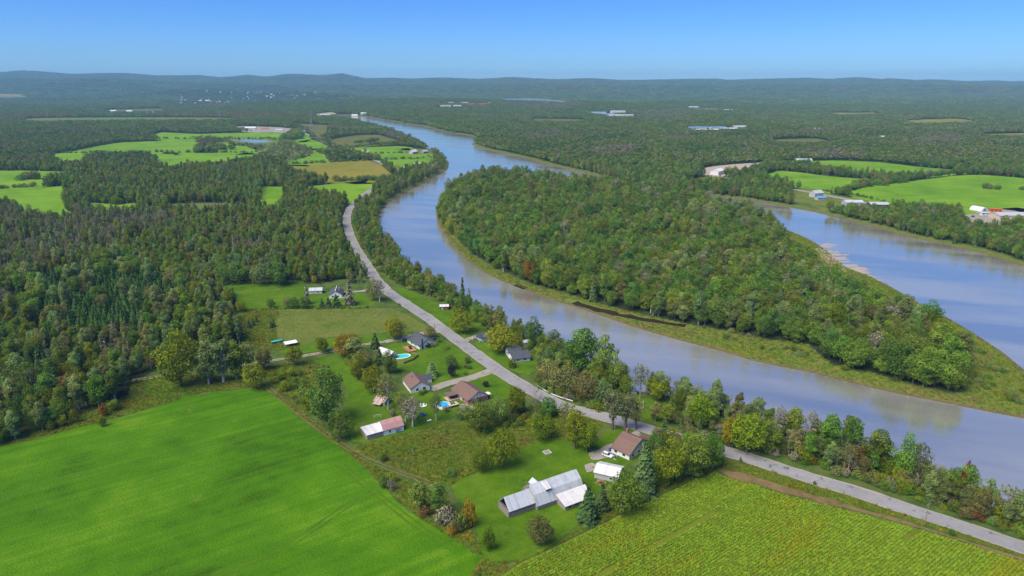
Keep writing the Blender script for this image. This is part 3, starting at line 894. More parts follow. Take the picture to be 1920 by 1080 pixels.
def roof_mesh(prof, a0, a1, axis, eave=0.45, gable=0.35, th=0.16, lift=0.03):
    """prof: open list (across, z) from eave to eave; returns MB with the roof slab"""
    P = [Vector(p) for p in prof]
    d0 = (P[0] - P[1]).normalized(); d1 = (P[-1] - P[-2]).normalized()
    P = [P[0] + d0 * eave] + P[1:-1] + [P[-1] + d1 * eave]
    low = [(p.x, p.y + lift) for p in P]; up = [(p.x, p.y + lift + th) for p in P]
    m = MB()
    for i in range(len(P) - 1):
        q = [low[i], low[i + 1], up[i + 1], up[i]]
        n = len(m.v)
        for a in (a0 - gable, a1 + gable):
            for (p, z) in q:
                m.v.append((a, p, z) if axis == 'x' else (p, a, z))
        for f in ((0,1,2,3),(7,6,5,4),(0,4,5,1),(3,2,6,7)) + (((0,3,7,4),) if i == 0 else ()) + (((1,5,6,2),) if i == len(P) - 2 else ()):
            m.f.append(tuple(n + k for k in f))
    return m

def gable(W, wh, rh): return [(0, wh), (W / 2, wh + rh), (W, wh)]
def gambrel(W, wh, h1, h2, k=0.2): return [(0, wh), (W * k, wh + h1), (W / 2, wh + h1 + h2), (W * (1 - k), wh + h1), (W, wh)]

def walls(root, prof, a0, a1, axis, mat, name="wall"):
    W = prof[-1][0]
    m = MB(); m.prism([(prof[0][0], -0.6), (W, -0.6)] + [(p, z) for p, z in reversed(prof)], a0, a1, axis)
    return m.build(name, mat, root)

def opening(root, face, pos, sill, w, h, L, D, name="window"):
    """framed window or door set proud of a wall; L along x, D along y"""
    fr, pn = MB(), MB()
    t = 0.06
    def put(m, e, d0, d1):
        a0, a1, z0, z1 = pos - w/2 - e, pos + w/2 + e, sill - e, sill + h + e
        if face == 'front': m.box(a0, a1, -d1, -d0, z0, z1)
        elif face == 'back': m.box(a0, a1, D + d0, D + d1, z0, z1)
        elif face == 'left': m.box(-d1, -d0, a0, a1, z0, z1)
        else: m.box(L + d0, L + d1, a0, a1, z0, z1)
    put(fr, 0.1, -0.05, t); put(pn, 0.0, t - 0.02, t + 0.025)
    f = fr.build(name, "white_paint", root)
    pn.build("pane" if name == "window" else "door_leaf", "glass" if name == "window" else "far_grey", f)
    return f

def building(name, label, cat, px0, px1, D, prof, axis, wall_mat, roof_mat, group=None, L=None, openings=(), eave=0.45, gab=0.35, chimney=None):
    a, rz, LL = bpath(px0, px1)
    L = L or LL
    root = thing(name, label, cat, (a[0], a[1], hz(*a)), rz, group)
    if axis == 'x': walls(root, prof, 0, L, 'x', wall_mat); rm = roof_mesh(prof, 0, L, 'x', eave, gab)
    else: walls(root, prof, 0, D, 'y', wall_mat); rm = roof_mesh(prof, 0, D, 'y', eave, gab)
    rf = rm.build("roof", roof_mat, root)
    for o in openings: opening(root, *o[:5], L, D, *(o[5:]))
    if chimney:
        cx, cy, z0, z1, s, mt = chimney
        MB().box(cx - s, cx + s, cy - s, cy + s, z0, z1).box(cx - s - 0.08, cx + s + 0.08, cy - s - 0.08, cy + s + 0.08, z1, z1 + 0.14).build("chimney", mt, rf)
    return root, L, rf

# -------- old barn with log end, gambrel middle and lean-to
a, rz, _ = bpath((954, 972), (1003.5, 954))
barn = thing("barn", "old grey barn with silver steel roofs, log end and gambrel hayloft", "barn", (a[0], a[1], hz(*a)), rz)
LX, LD = 10.8, 6.9
for c in range(7):
    z = 0.2 + 0.38 * c
    for (p, q, inset) in (((0, 0), (LX, 0), 1), ((0, 0), (0, LD), 0), ((0, LD), (LX, LD), 1)):
        jx, jz = random.uniform(-0.03, 0.03), random.uniform(-0.02, 0.02)
        e = 0.22 if c % 2 == inset else -0.1
        d = Vector((q[0] - p[0], q[1] - p[1], 0)).normalized()
        p3, q3 = Vector((p[0], p[1], z + jz)) - d * e, Vector((q[0], q[1], z - jz)) + d * (e if p[0] == q[0] else 0)
        m = MB(); m.tube(p3 + Vector((jx, jx, 0)), q3 + Vector((jx, jx, 0)), 0.185, 0.165, 7); m.build("log", "logwood", barn)
tag(roof_mesh([(0, 2.75), (LD / 2, 6.2), (LD, 2.75)], 0.0, LX, 'x', 0.5, 0.05).build("roof", "steel_roof", barn), "silver roof of the log end with an open gable")
MB().box(0.3, LX - 0.1, 0.3, LD - 0.3, -0.3, 0.25).build("floor", "dark_inside", barn)
for k in range(5):
    x_ = 0.35 + k * 2.4
    m = MB(); m.tube((x_, 0.25, 2.7), (x_, LD / 2, 6.05), 0.09, 0.08, 5); m.tube((x_, LD - 0.25, 2.7), (x_, LD / 2, 6.05), 0.09, 0.08, 5); m.tube((x_, 0.2, 2.75), (x_, LD - 0.2, 2.75), 0.1, 0.1, 5)
    m.build("rafter", "timber", barn)
MB().box(0.8, 2.6, 0.8, 2.2, 0.25, 1.9).build("tarp_bundle", "tarp_blue", barn)
def shifted(prof, dy): return [(p + dy, z) for p, z in prof]
gp = shifted(gambrel(10.2, 1.9, 3.2, 2.2, 0.19), -1.4)
m = MB(); m.prism([(gp[0][0], -0.6), (gp[-1][0], -0.6)] + list(reversed(gp)), LX + 0.02, 31.0, 'x'); m.build("wall", "grey_board", barn)
gr = roof_mesh(gp, LX + 0.02, 31.0, 'x', 0.4, 0.3).build("roof", "steel_roof", barn)
tag(gr, "silver gambrel roof with a roof hood")
# hood on the front slope
hd = MB(); hd.prism([(0.2, 5.2), (3.0, 5.2), (3.0, 7.2), (0.2, 6.3)], 15.6, 17.3, 'x'); hd.build("roof_hood", "grey_board", barn)
MB().prism([(-0.25, 6.15), (3.5, 7.32), (3.5, 7.45), (-0.25, 6.28)], 15.3, 17.6, 'x').build("hood_roof", "white_roof", barn)
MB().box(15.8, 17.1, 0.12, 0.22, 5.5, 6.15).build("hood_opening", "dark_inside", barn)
# lean-to along the front
lm = MB(); lm.prism([(-6.6, -0.6), (-1.38, -0.6), (-1.38, 3.35), (-6.6, 1.95)], 19.2, 31.4, 'x'); lm.build("lean_to_wall", "grey_board", barn)
MB().prism([(-7.1, 1.86), (-1.1, 3.46), (-1.1, 3.60), (-7.1, 2.0)], 18.9, 31.8, 'x').build("lean_to_roof", "white_roof", barn)
for k in range(4):
    MB().box(20.6 + k * 2.7, 21.7 + k * 2.7, -6.72, -6.62, 0.7, 1.5).build("window", "glass", barn)
# small wing behind
wm = MB(); wm.prism([(15.0, -0.5), (18.0, -0.5), (18.0, 3.6), (16.5, 4.9), (15.0, 3.6)], 8.7, 10.6, 'y'); wm.build("wing_wall", "grey_board", barn)
roof_mesh([(15.0, 3.6), (16.5, 4.9), (18.0, 3.6)], 7.4, 10.6, 'y', 0.3, 0.2).build("wing_roof", "steel_roof_y", barn)
for z in (0.15, 0.55):
    MB().box(LX + 0.3, 19.0, -1.52, -1.42, z, z + 0.34).build("board", "logwood", barn)

# -------- farmhouse, garage and yard

root, L, rf = building("farmhouse", "white farmhouse with a big brown roof and brick chimney near the barn", "house", (1146, 848.5), (1177.5, 862.5), 13.6,
    [(0, 2.4), (4.0, 4.7), (8.2, 6.3), (13.6, 3.4)], 'x', "white_siding", "brown_shingle", L=8.8, openings=[("front", 2.2, 1.0, 1.3, 1.0), ("front", 6.2, 1.0, 1.3, 1.0),
    ("right", 2.4, 0.9, 1.1, 1.1), ("right", 6.6, 0.9, 1.1, 1.1), ("right", 8.2, 3.6, 1.0, 1.2), ("left", 3.0, 0.0, 0.95, 2.0, "door")], chimney=(1.2, 9.0, 5.0, 7.6, 0.4, "brick_red"))
MB().prism([(3.2, -0.5), (6.8, -0.5), (6.8, 2.6), (5.0, 4.1), (3.2, 2.6)], 13.3, 16.0, 'y').build("porch_wall", "white_siding", root)
roof_mesh([(3.2, 2.65), (5.0, 4.2), (6.8, 2.65)], 11.0, 16.0, 'y', 0.3, 0.3).build("porch_roof", "brown_shingle_x", root)
a, rz, _ = bpath((1114, 896), (1139, 901))
root, L, rf = building("garage", "small grey garage with a white steel gable roof beside the barn", "garage", (1114, 896), (1140, 902), 8.0, gable(8.0, 2.6, 1.5), 'x', "far_grey", "white_roof", L=9.2,
    openings=[("left", 2.2, 0.0, 2.4, 2.1, "door"), ("front", 6.5, 1.0, 1.0, 0.8)])

def car(name, label, px0, px1, mat, suv=True, group=None):
    a, rz, _ = bpath(px0, px1)
    o = thing(name, label, "car", (a[0], a[1], hz(*a) + 0.2), rz, group)
    H_ = 1.68 if suv else 1.42
    body = MB(); body.prism([(0.0, 0.42), (0.05, 0.95), (0.12, 1.02), (3.35, 1.05), (4.45, 0.92), (4.6, 0.72), (4.6, 0.40), (4.4, 0.32), (0.15, 0.32)], -0.9, 0.9, 'y')
    b = body.build("body", mat, o, bevel=0.07)
    cab = MB()
    lo = [(0.15, -0.86), (3.35, -0.86), (3.35, 0.86), (0.15, 0.86)]; up = [(0.45, -0.68), (2.45, -0.68), (2.45, 0.68), (0.45, 0.68)]
    n = 0
    cab.v = [(x, y, 1.0) for x, y in lo] + [(x, y, H_ - 0.08) for x, y in up]
    cab.f = [(0,1,5,4),(1,2,6,5),(2,3,7,6),(3,0,4,7),(4,5,6,7)]
    c = cab.build("cabin_glass", "glass", o)
    MB().box(0.42, 2.5, -0.70, 0.70, H_ - 0.10, H_).build("roof", mat, o, bevel=0.04)
    for x_ in (0.5, 1.45, 2.35):
        for s in (-1, 1):
            m = MB(); m.tube((x_ + (0.55 if x_ > 2 else -0.18 if x_ < 1 else 0), s * 0.85, 1.02), (x_, s * 0.70, H_ - 0.06), 0.05, 0.05, 4); m.build("pillar", mat, c)
    for x_ in (0.85, 3.72):
        for s in (-1, 1):
            m = MB(); m.tube((x_, s * 0.72, 0.34), (x_, s * 0.93, 0.34), 0.34, 0.34, 14); w_ = m.build("wheel", "rubber", o)
            m = MB(); m.tube((x_, s * 0.92, 0.34), (x_, s * 0.945, 0.34), 0.2, 0.2, 10); m.build("rim", "steel", w_)
    for s in (-1, 1):
        MB().box(4.50, 4.63, s * 0.72 - 0.16, s * 0.72 + 0.16, 0.68, 0.82).build("headlight", "lamp_lens", o)
        MB().box(-0.03, 0.06, s * 0.74 - 0.12, s * 0.74 + 0.12, 0.72, 0.98).build("tail_light", "tail_red", o)
    return o
car("parked_car", "white car parked on the gravel beside the brown-roofed farmhouse", (1130, 853), (1149, 860.6), "car_white")
car("parked_car", "dark car parked on the drive of the house with the orange deck", (808, 640), (822, 634), "car_dark", False)

def bin_(name, label, px, mat, h=1.1):
    p = G(*px)
    o = thing(name, label, "bin", (p[0], p[1], hz(*p) + 0.15), random.uniform(0, 3))
    m = MB(); m.v = [(-.26,-.26,.08),(.26,-.26,.08),(.26,.26,.08),(-.26,.26,.08),(-.33,-.33,h),(.33,-.33,h),(.33,.33,h),(-.33,.33,h)]
    m.f = [(0,3,2,1),(4,5,6,7),(0,1,5,4),(1,2,6,5),(2,3,7,6),(3,0,4,7)]
    m.build("body", mat, o)
    MB().box(-.36, .36, -.36, .38, h, h + 0.08).build("lid", mat, o)
    m = MB(); m.tube((-.3, .3, .1), (.3, .3, .1), .1, .1, 10); m.build("wheel", "rubber", o)
bin_("wheeled_bin", "blue wheeled bin under the eave of the farmhouse", (1143, 846), "tarp_blue", 1.3)
bin_("wheeled_bin", "dark wheeled bin under the eave of the farmhouse", (1147.5, 847), "dark_plastic", 1.3)
bin_("wheeled_bin", "teal wheeled bin behind the white parked car", (1153, 860), "green_plastic", 1.2)

def woodpile():
    p = G(1126, 905)
    o = thing("wood_pile", "heap of split firewood piled against the small grey garage", "wood pile", (p[0], p[1], hz(*p)), 0.5)
    r = random.Random(3)
    for k in range(70):
        d, an = r.random() ** 0.6 * 1.9, r.uniform(0, 6.28)
        z = max(0.12, (1.55 * (1 - d / 2.0)) * r.uniform(0.55, 1.0)); t = r.uniform(0, 6.28)
        c = Vector((math.cos(an) * d, math.sin(an) * d, z)); e = Vector((math.cos(t), math.sin(t), r.uniform(-0.4, 0.4))) * 0.28
        m = MB(); m.tube(c - e, c + e, 0.13, 0.12, 5); m.build("log", "firewood", o)
woodpile()
p = G(1026, 849)
o = thing("stone_well_cover", "low square concrete well cover on the lawn by the barn", "well cover", (p[0], p[1], hz(*p) + 0.1), 0.5)
m = MB(); m.box(-1.5, 1.5, -1.5, -1.1, 0, 0.35).box(-1.5, 1.5, 1.1, 1.5, 0, 0.35).box(-1.5, -1.1, -1.098, 1.098, 0, 0.348).box(1.1, 1.5, -1.098, 1.098, 0, 0.348); m.build("rim", "concrete", o)
MB().box(-1.1, 1.1, -1.1, 1.1, 0, 0.2).build("cover", "timber", o)

# -------- workshop shed with pink gambrel roof and flat annex
a, rz, LL = bpath((689, 827), (757.5, 807.5))
o = thing("workshop_shed", "white shed with a pink gambrel roof and a flat white-roofed annex", "shed", (a[0], a[1], hz(*a)), rz)
sp_ = gambrel(7.2, 2.5, 1.7, 1.0, 0.22)
walls(o, sp_, 7.3, LL, 'x', "white_siding")
roof_mesh(sp_, 7.3, LL, 'x', 0.35, 0.2).build("roof", "pink_roof", o)
m = MB(); m.prism([(0, -0.6), (7.1, -0.6), (7.1, 2.9), (0, 2.4)], 0, 7.28, 'x'); m.build("annex_wall", "grey_board", o)
MB().prism([(-0.3, 2.42), (7.3, 2.96), (7.3, 3.08), (-0.3, 2.54)], -0.3, 7.25, 'x').build("annex_roof", "white_roof", o)
for ps, nm, s_, w_, h_ in ((10.2, "window", 0.9, 0.8, 1.1), (13.2, "door", 0.0, 1.0, 2.0)): opening(o, "front", ps, s_, w_, h_, LL, 7.2, nm)
MB().prism([(-1.0, 2.05), (0.0, 2.55), (0.0, 2.65), (-1.0, 2.15)], 12.2, 14.2, 'x').build("door_canopy", "brown_shingle", o)

# -------- houses along the road
root, L, rf = building("bungalow", "white bungalow with a brown gable roof at the end of the gravel driveway", "house", (770, 738), (806.7, 731), 13.0, gable(9.9, 2.4, 2.9), 'y', "white_siding", "brown_shingle",
    openings=[("front", 3.4, 0.9, 1.2, 1.2), ("front", 6.9, 0.8, 1.5, 1.4), ("right", 3.0, 0.9, 1.3, 1.2), ("right", 9.0, 0.0, 0.95, 2.0, "door")], chimney=(3.2, 8.5, 4.2, 5.9, 0.16, "steel"))
MB().prism([(8.0, -0.5), (12.0, -0.5), (12.0, 2.3), (10.0, 4.0), (8.0, 2.3)], 9.0, 13.5, 'x').build("wing_wall", "white_siding", root)
wr = roof_mesh([(8.0, 2.35), (10.0, 4.1), (12.0, 2.35)], 6.5, 13.4, 'x', 0.3, 0.3).build("wing_roof", "slate_shingle", root)
root, L, rf = building("bungalow", "brick bungalow with a wide brown roof, white gable and pool deck", "house", (878, 760), (915, 749), 15.4, gable(10.9, 2.5, 3.0), 'y', "brick_wall", "brown_shingle",
    openings=[("front", 2.6, 0.7, 1.0, 1.0), ("front", 4.2, 0.7, 1.0, 1.0), ("left", 4.0, 0.9, 1.4, 1.2), ("left", 9.5, 0.9, 1.6, 1.2), ("left", 6.6, 0.0, 1.6, 2.05, "door")], eave=0.6)
MB().prism([(0.15, 2.52), (L - 0.15, 2.52), (L / 2, 5.35)], -0.09, -0.02, 'y').build("gable_siding", "white_siding", root)
for px_, py_ in ((2.9, 4.0), (4.0, 8.0), (4.3, 12.0)):
    m = MB(); m.tube((px_, py_, 3.6), (px_, py_, 5.3), 0.12, 0.12, 8); m.build("vent_pipe", "steel", rf)
for k in (4.9, 6.4):
    m = MB(); m.tube((k, -0.2, 0), (k, -0.2, 4.6), 0.07, 0.07, 6); m.build("downpipe", "dark_plastic", root)
MB().box(L + 0.02, L + 2.1, 0.4, 3.2, 2.2, 2.36).build("porch_roof", "white_paint", root)
for yy in (0.5, 3.1): MB().box(L + 1.9, L + 2.05, yy - .07, yy + .07, -0.3, 2.2).build("porch_post", "white_paint", root)
# gazebo
a, rz, _ = bpath((842, 752), (861, 749))
o = thing("garden_pergola", "flat-topped pergola on the patio beside the brick bungalow", "pergola", (a[0], a[1], hz(*a)), math.radians(33))
for xx in (0.1, 4.7):
    for yy in (0.1, 3.9): MB().box(xx - .09, xx + .09, yy - .09, yy + .09, -0.2, 2.4).build("post", "timber", o)
MB().box(-0.3, 5.1, -0.3, 4.3, 2.4, 2.55).build("roof", "brown_shingle_x", o)
MB().box(-0.6, 5.6, -0.6, 4.6, 0.0, 0.28).build("floor", "pale_deck", o)
MB().box(1.3, 3.2, 1.3, 2.7, 0.28, 1.0).build("table", "dark_plastic", o)

def round_pool(px, r, label, mat):
    p = G(*px)
    o = thing("swimming_pool", label, "pool", (p[0], p[1], hz(*p) + 0.1), 0)
    MB().disc(0, 0, -0.2, 1.2, r, r, 32, 0.965).build("wall", "liner_white", o)
    MB().disc(0, 0, -0.1, 1.02, r * 0.963, r * 0.963, 32).build("water", mat, o)
    m = MB(); m.disc(0, 0, 1.2, 1.26, r * 1.02, r * 1.02, 32, 0.93); m.build("rim", "liner_white", o)
    for s in (-0.25, 0.25):
        m = MB(); m.tube((r * 0.95, s, 0), (r * 0.98, s, 1.9), 0.04, 0.04, 6); m.build("ladder_rail", "steel", o)
    return o
round_pool((832.5, 763), 3.1, "round above-ground pool with bright blue water beside a pale deck", "pool_blue")
a = G(845, 766)
o = thing("pool_deck", "pale wooden deck standing against the round blue pool", "deck", (a[0], a[1], hz(*a)), math.radians(33))
MB().box(0, 4.6, 0, 3.4, 1.02, 1.14).build("platform", "pale_deck", o)
for xx in (0.15, 2.3, 4.45):
    for yy in (0.15, 3.25): MB().box(xx - .07, xx + .07, yy - .07, yy + .07, -0.2, 1.02).build("post", "timber", o)
for xx in (1.2, 2.4):
    MB().box(xx, xx + 0.7, 1.2, 2.9, 1.16, 1.42).build("lounge_seat", "dark_plastic", o)

root, L, rf = building("bungalow", "white bungalow with a dark slate roof and an orange wooden deck", "house", (787, 656), (818, 648), 14.2, gable(10.8, 2.4, 2.9), 'y', "white_siding", "slate_shingle_y",
    openings=[("front", 4.0, 0.9, 1.2, 1.1), ("front", 7.6, 0.9, 1.2, 1.1), ("left", 5.0, 0.0, 1.8, 2.0, "door"), ("left", 9.0, 0.9, 1.5, 1.2)], eave=0.6, chimney=(1.6, -0.32, -0.3, 6.2, 0.28, "dark_plastic"))
a = G(783, 658)
o = thing("garden_deck", "orange-stained wooden deck with railing beside the slate-roofed bungalow", "deck", (a[0], a[1], hz(*a)), math.radians(125))
MB().box(0, 8.6, 0.4, 5.2, 0.55, 0.72).build("platform", "deck_board", o)
MB().box(0.05, 8.55, 5.0, 5.1, -0.2, 0.55).build("skirt", "plank_fence", o)
for k in range(10):
    MB().box(0.1 + k * 0.92, 0.2 + k * 0.92, 5.05, 5.15, 0.72, 1.7).build("rail_post", "deck_board", o)
MB().box(0, 8.6, 5.04, 5.16, 1.7, 1.8).build("rail", "deck_board", o)
MB().box(2.4, 3.8, 2.0, 3.2, 0.72, 1.4).build("table", "dark_plastic", o)
MB().box(5.2, 6.4, 1.2, 2.6, 0.72, 1.5).build("barbecue", "dark_plastic", o)
p = G(752.5, 669)
o = thing("swimming_pool", "kidney-shaped pool with turquoise water and white coping", "pool", (p[0], p[1], hz(*p) + 0.12), math.radians(20))
kid = []
for k in range(40):
    t = 2 * math.pi * k / 40
    r_ = 1 - 0.22 * math.exp(-((t - math.pi / 2) ** 2) / 0.25)
    kid.append((4.6 * math.cos(t) * r_, 3.0 * math.sin(t) * r_))
m = MB(); n = len(kid)
m.v = [(x * 1.14, y * 1.17, 0.0) for x, y in kid] + [(x * 1.14, y * 1.17, 0.34) for x, y in kid] + [(x, y, 0.34) for x, y in kid] + [(x, y, 0.0) for x, y in kid]
for q in range(3):
    for k in range(n): m.f.append((q * n + k, q * n + (k + 1) % n, (q + 1) * n + (k + 1) % n, (q + 1) * n + k))
m.build("coping", "liner_white", o)
m = MB(); m.poly([(x, y, 0.22) for x, y in kid]); m.build("water", "pool_turq", o)
m = MB(); m.box(-3.9, -1.6, -1.2, 0.4, 0.36, 0.5); m.build("pool_cover", "dark_plastic", o)
fp = [G(*q) for q in ((735, 666), (741, 678), (757, 683), (775, 676), (784, 668), (772, 663))]
fn = thing("pool_fence", "brown plank fence curving round the turquoise kidney pool", "fence", (fp[0][0], fp[0][1], hz(*fp[0])), 0)
for i in range(len(fp) - 1):
    A, B = Vector((*fp[i], 0)) - Vector((*fp[0], 0)), Vector((*fp[i + 1], 0)) - Vector((*fp[0], 0))
    d = (B - A); ln = d.length; an = math.atan2(d.y, d.x)
    m = MB(); m.box(0.05, ln - 0.05, -0.03, 0.03, 0.1, 1.25); q = m.build("panel", "plank_fence", fn); q.location = A; q.rotation_euler[2] = an
    m = MB(); m.box(-0.07, 0.07, -0.07, 0.07, -0.3, 1.4); q = m.build("post", "timber", fn); q.location = A; q.rotation_euler[2] = an
# arched white shelter
a, rz, _ = bpath((733, 673), (700, 660))
o = thing("arched_shelter", "white fabric garage with a rounded ridge behind the garden pool", "shelter", (a[0], a[1], hz(*a)), rz)
ar = [(0, -0.3), (0, 1.3), (0.35, 2.3), (1.2, 3.2), (2.2, 3.6), (3.2, 3.2), (4.05, 2.3), (4.4, 1.3), (4.4, -0.3)]
m = MB(); m.prism([(-p, z) for p, z in ar], 0, 11.5, 'x'); m.build("cover", "white_roof", o)
MB().box(11.5, 11.56, -3.4, -1.0, -0.2, 2.5).build("door", "far_grey", o)
for k in range(5):
    m = MB()
    for (p0, z0), (p1, z1) in zip(ar[1:-2], ar[2:-1]): m.tube((0.3 + k * 2.7, -p0, z0 + 0.03), (0.3 + k * 2.7, -p1, z1 + 0.03), 0.06, 0.06, 5)
    m.build("hoop", "steel", o)

root, L, rf = building("bungalow", "low white bungalow with stepped dark roofs between road and river", "house", (963, 681), (994, 676.5), 9.5, gable(9.5, 2.3, 1.9), 'x', "white_siding", "slate_shingle",
    openings=[("front", 2.6, 0.9, 1.3, 1.1), ("front", 6.6, 0.9, 1.6, 1.1), ("left", 4.6, 0.0, 1.8, 2.0, "door")], eave=0.7, gab=0.6)
MB().prism([(7.5, -0.5), (13.5, -0.5), (13.5, 3.1), (10.5, 4.9), (7.5, 3.1)], 0.2, 7.2, 'x').build("wing_wall", "white_siding", root)
roof_mesh([(7.5, 3.15), (10.5, 5.0), (13.5, 3.15)], 0.2, 7.2, 'x', 0.5, 0.5).build("wing_roof", "slate_shingle", root)
MB().box(-0.12, 0.0, 1.2, 3.2, 0, 2.0).build("brick_panel", "brick_red", root)
root, L, rf = building("carport", "dark-roofed white carport with open front under the yellow-green tree", "carport", (905, 641), (922, 636), 6.5, gable(6.5, 2.6, 1.3), 'x', "white_siding", "slate_shingle", L=5.5)
for xx in (-2.4,):
    for yy in (0.2, 6.3): MB().box(xx - .09, xx + .09, yy - .09, yy + .09, -0.3, 2.6).build("post", "white_paint", root)
roof_mesh(gable(6.5, 2.6, 1.3), -2.6, 0.0, 'x', 0.45, 0.0).build("canopy_roof", "slate_shingle", root)
building("garden_shed", "grey board shed with flat pale roof behind the stepped-roof bungalow", "shed", (983, 648), (997, 646), 4.0, gable(4.0, 2.4, 0.6), 'x', "far_grey", "steel_roof", openings=[("front", 2.2, 0, 1.2, 1.9, "door")])
building("garden_shed", "small red shed with a white roof on the roadside lawn", "shed", (825, 580.5), (841, 580), 4.4, gable(4.4, 2.1, 0.7), 'x', "red_board", "white_roof", openings=[("front", 1.6, 0, 1.0, 1.8, "door"), ("front", 4.2, 0.9, 0.8, 0.7)])
building("garden_shed", "tiny hut with a pale blue roof at the edge of the riverside lawn", "shed", (1184, 736), (1194, 735), 2.6, gable(2.6, 2.0, 0.6), 'x', "tan_wall", "blue_steel", openings=[("front", 1.2, 0, 0.9, 1.8, "door")])
root, L, rf = building("bungalow", "white house with a dark slate gable roof behind a cedar row", "house", (617, 560), (641, 559), 12.5, gable(9.0, 2.5, 2.8), 'y', "white_siding", "slate_shingle_y",
    openings=[("front", 2.6, 0.9, 1.2, 1.2), ("front", 6.2, 0.9, 1.2, 1.2), ("left", 4.0, 0.0, 1.6, 2.0, "door"), ("left", 9.0, 0.9, 1.4, 1.2)], eave=0.5, chimney=(6.4, 6.5, 3.6, 6.0, 0.3, "concrete"))
MB().box(4.35, 4.65, -0.4, 12.9, 5.38, 5.52).build("ridge_cap", "white_paint", rf)
building("garden_shed", "long tan shed with a pale steel roof beside the slate-gabled white house", "shed", (580, 551.5), (604, 550.5), 6.0, gable(6.0, 2.4, 1.3), 'x', "tan_wall", "steel_roof", openings=[("front", 2.5, 0, 1.8, 1.9, "door"), ("front", 6.0, 0.9, 1.0, 0.8)])
root, L, rf = building("garden_shed", "small tumbledown shed with a rusty red and white roof beside the birches", "shed", (702, 757), (722, 761), 5.4, gable(5.4, 1.8, 1.1), 'x', "tan_wall", "rust_roof", L=5.6, openings=[("front", 3.6, 0, 1.2, 1.7, "door")])
MB().prism([(-2.4, 1.15), (0.0, 1.72), (0.0, 1.8), (-2.4, 1.23)], 0.4, 4.6, 'x').build("porch_roof", "rust_roof", root)
for xx in (0.6, 4.4): MB().box(xx - .06, xx + .06, -2.2, -2.08, -0.2, 1.16).build("porch_post", "timber", root)
root, L, rf = building("cottage", "brown-roofed cottage half hidden among trees north of the cedar row", "house", (552, 520), (570, 520), 8.0, gable(8, 2.5, 2.3), 'x', "tan_wall", "brown_shingle_x", L=11)
building("cottage", "white cottage half hidden in the trees beside the road bend", "house", (582, 524), (600, 523), 8.0, gable(8, 2.5, 2.2), 'x', "white_siding", "far_grey", L=10)

# shelter and covered boats by the farm track
a, rz, _ = bpath((536, 652), (552, 649))
o = thing("market_tent", "open-sided shelter with a flat white canopy beside the covered boat", "shelter", (a[0], a[1], hz(*a)), rz)
MB().prism([(-0.3, 2.0), (2.3, 2.5), (4.9, 2.0), (4.9, 1.9), (2.3, 2.4), (-0.3, 1.9)], -0.3, 6.8, 'x').build("canopy", "liner_white", o)
for xx in (0, 6.5):
    for yy in (0, 4.6): MB().box(xx - .05, xx + .05, yy - .05, yy + .05, -0.2, 1.95).build("pole", "steel", o)
def boat(name, label, px0, px1, hullm, coverm, L=5.6, cover=True, lift=0.35):
    a, rz, _ = bpath(px0, px1)
    o = thing(name, label, "boat", (a[0], a[1], hz(*a)), rz)
    m = MB(); st = 8; rows = []
    for i in range(st + 1):
        t = i / st
        w = 1.05 * (1 - max(0, t - 0.45) ** 2 / 0.3025) ** 0.5 if t < 1 else 0.03
        w = max(w, 0.03)
        k = 0.12 + 0.35 * max(0, t - 0.6) ** 1.5
        rows.append([(t * L, -w, 1.0 + 0.15 * t), (t * L, -w * 0.75, 0.45 + k * 0.5), (t * L, 0, k), (t * L, w * 0.75, 0.45 + k * 0.5), (t * L, w, 1.0 + 0.15 * t)])
    m.v = [(x, y, z + lift - 0.1) for rw in rows for (x, y, z) in rw]
    for i in range(st):
        for j in range(4): m.f.append((i * 5 + j, (i + 1) * 5 + j, (i + 1) * 5 + j + 1, i * 5 + j + 1))
    m.f.append((0, 1, 2, 3, 4))
    h = m.build("hull", hullm, o)
    md = h.modifiers.new("thick", 'SOLIDIFY'); md.thickness = 0.06
    c = MB()
    if cover:
        for i in range(st):
            for s in (0, 4):
                c.poly([rows[i][s][:2] + (rows[i][s][2] + lift - 0.08,), rows[i + 1][s][:2] + (rows[i + 1][s][2] + lift - 0.08,), (rows[i + 1][0][0], 0, 1.75 - 0.5 * abs(2 * (i + 1) / st - 1) + lift - 0.1), (rows[i][0][0], 0, 1.75 - 0.5 * abs(2 * i / st - 1) + lift - 0.1)])
        c.build("cover", coverm, o)
        for xx in (1.6, 2.2):
            m = MB(); m.tube((xx, -1.0, 0.3), (xx, 1.0, 0.3), 0.28, 0.28, 10); m.build("trailer_wheel", "rubber", o)
    else:
        for xx in (1.0, 2.6): MB().box(xx, xx + 0.35, -0.85, 0.85, 0.65 + lift - 0.1, 0.75 + lift - 0.1).build("bench", coverm, o)
    return o
boat("covered_boat", "boat on a trailer under a teal tarpaulin at the meadow edge", (509, 645), (527, 642), "tarp_teal", "tarp_teal", 7.0)
boat("rowing_boat", "white open boat drawn up on the island's grassy shore", (1591, 715), (1606, 721), "liner_white", "timber", 5.2, False, 0.1)
a = G(484, 0 + 650)
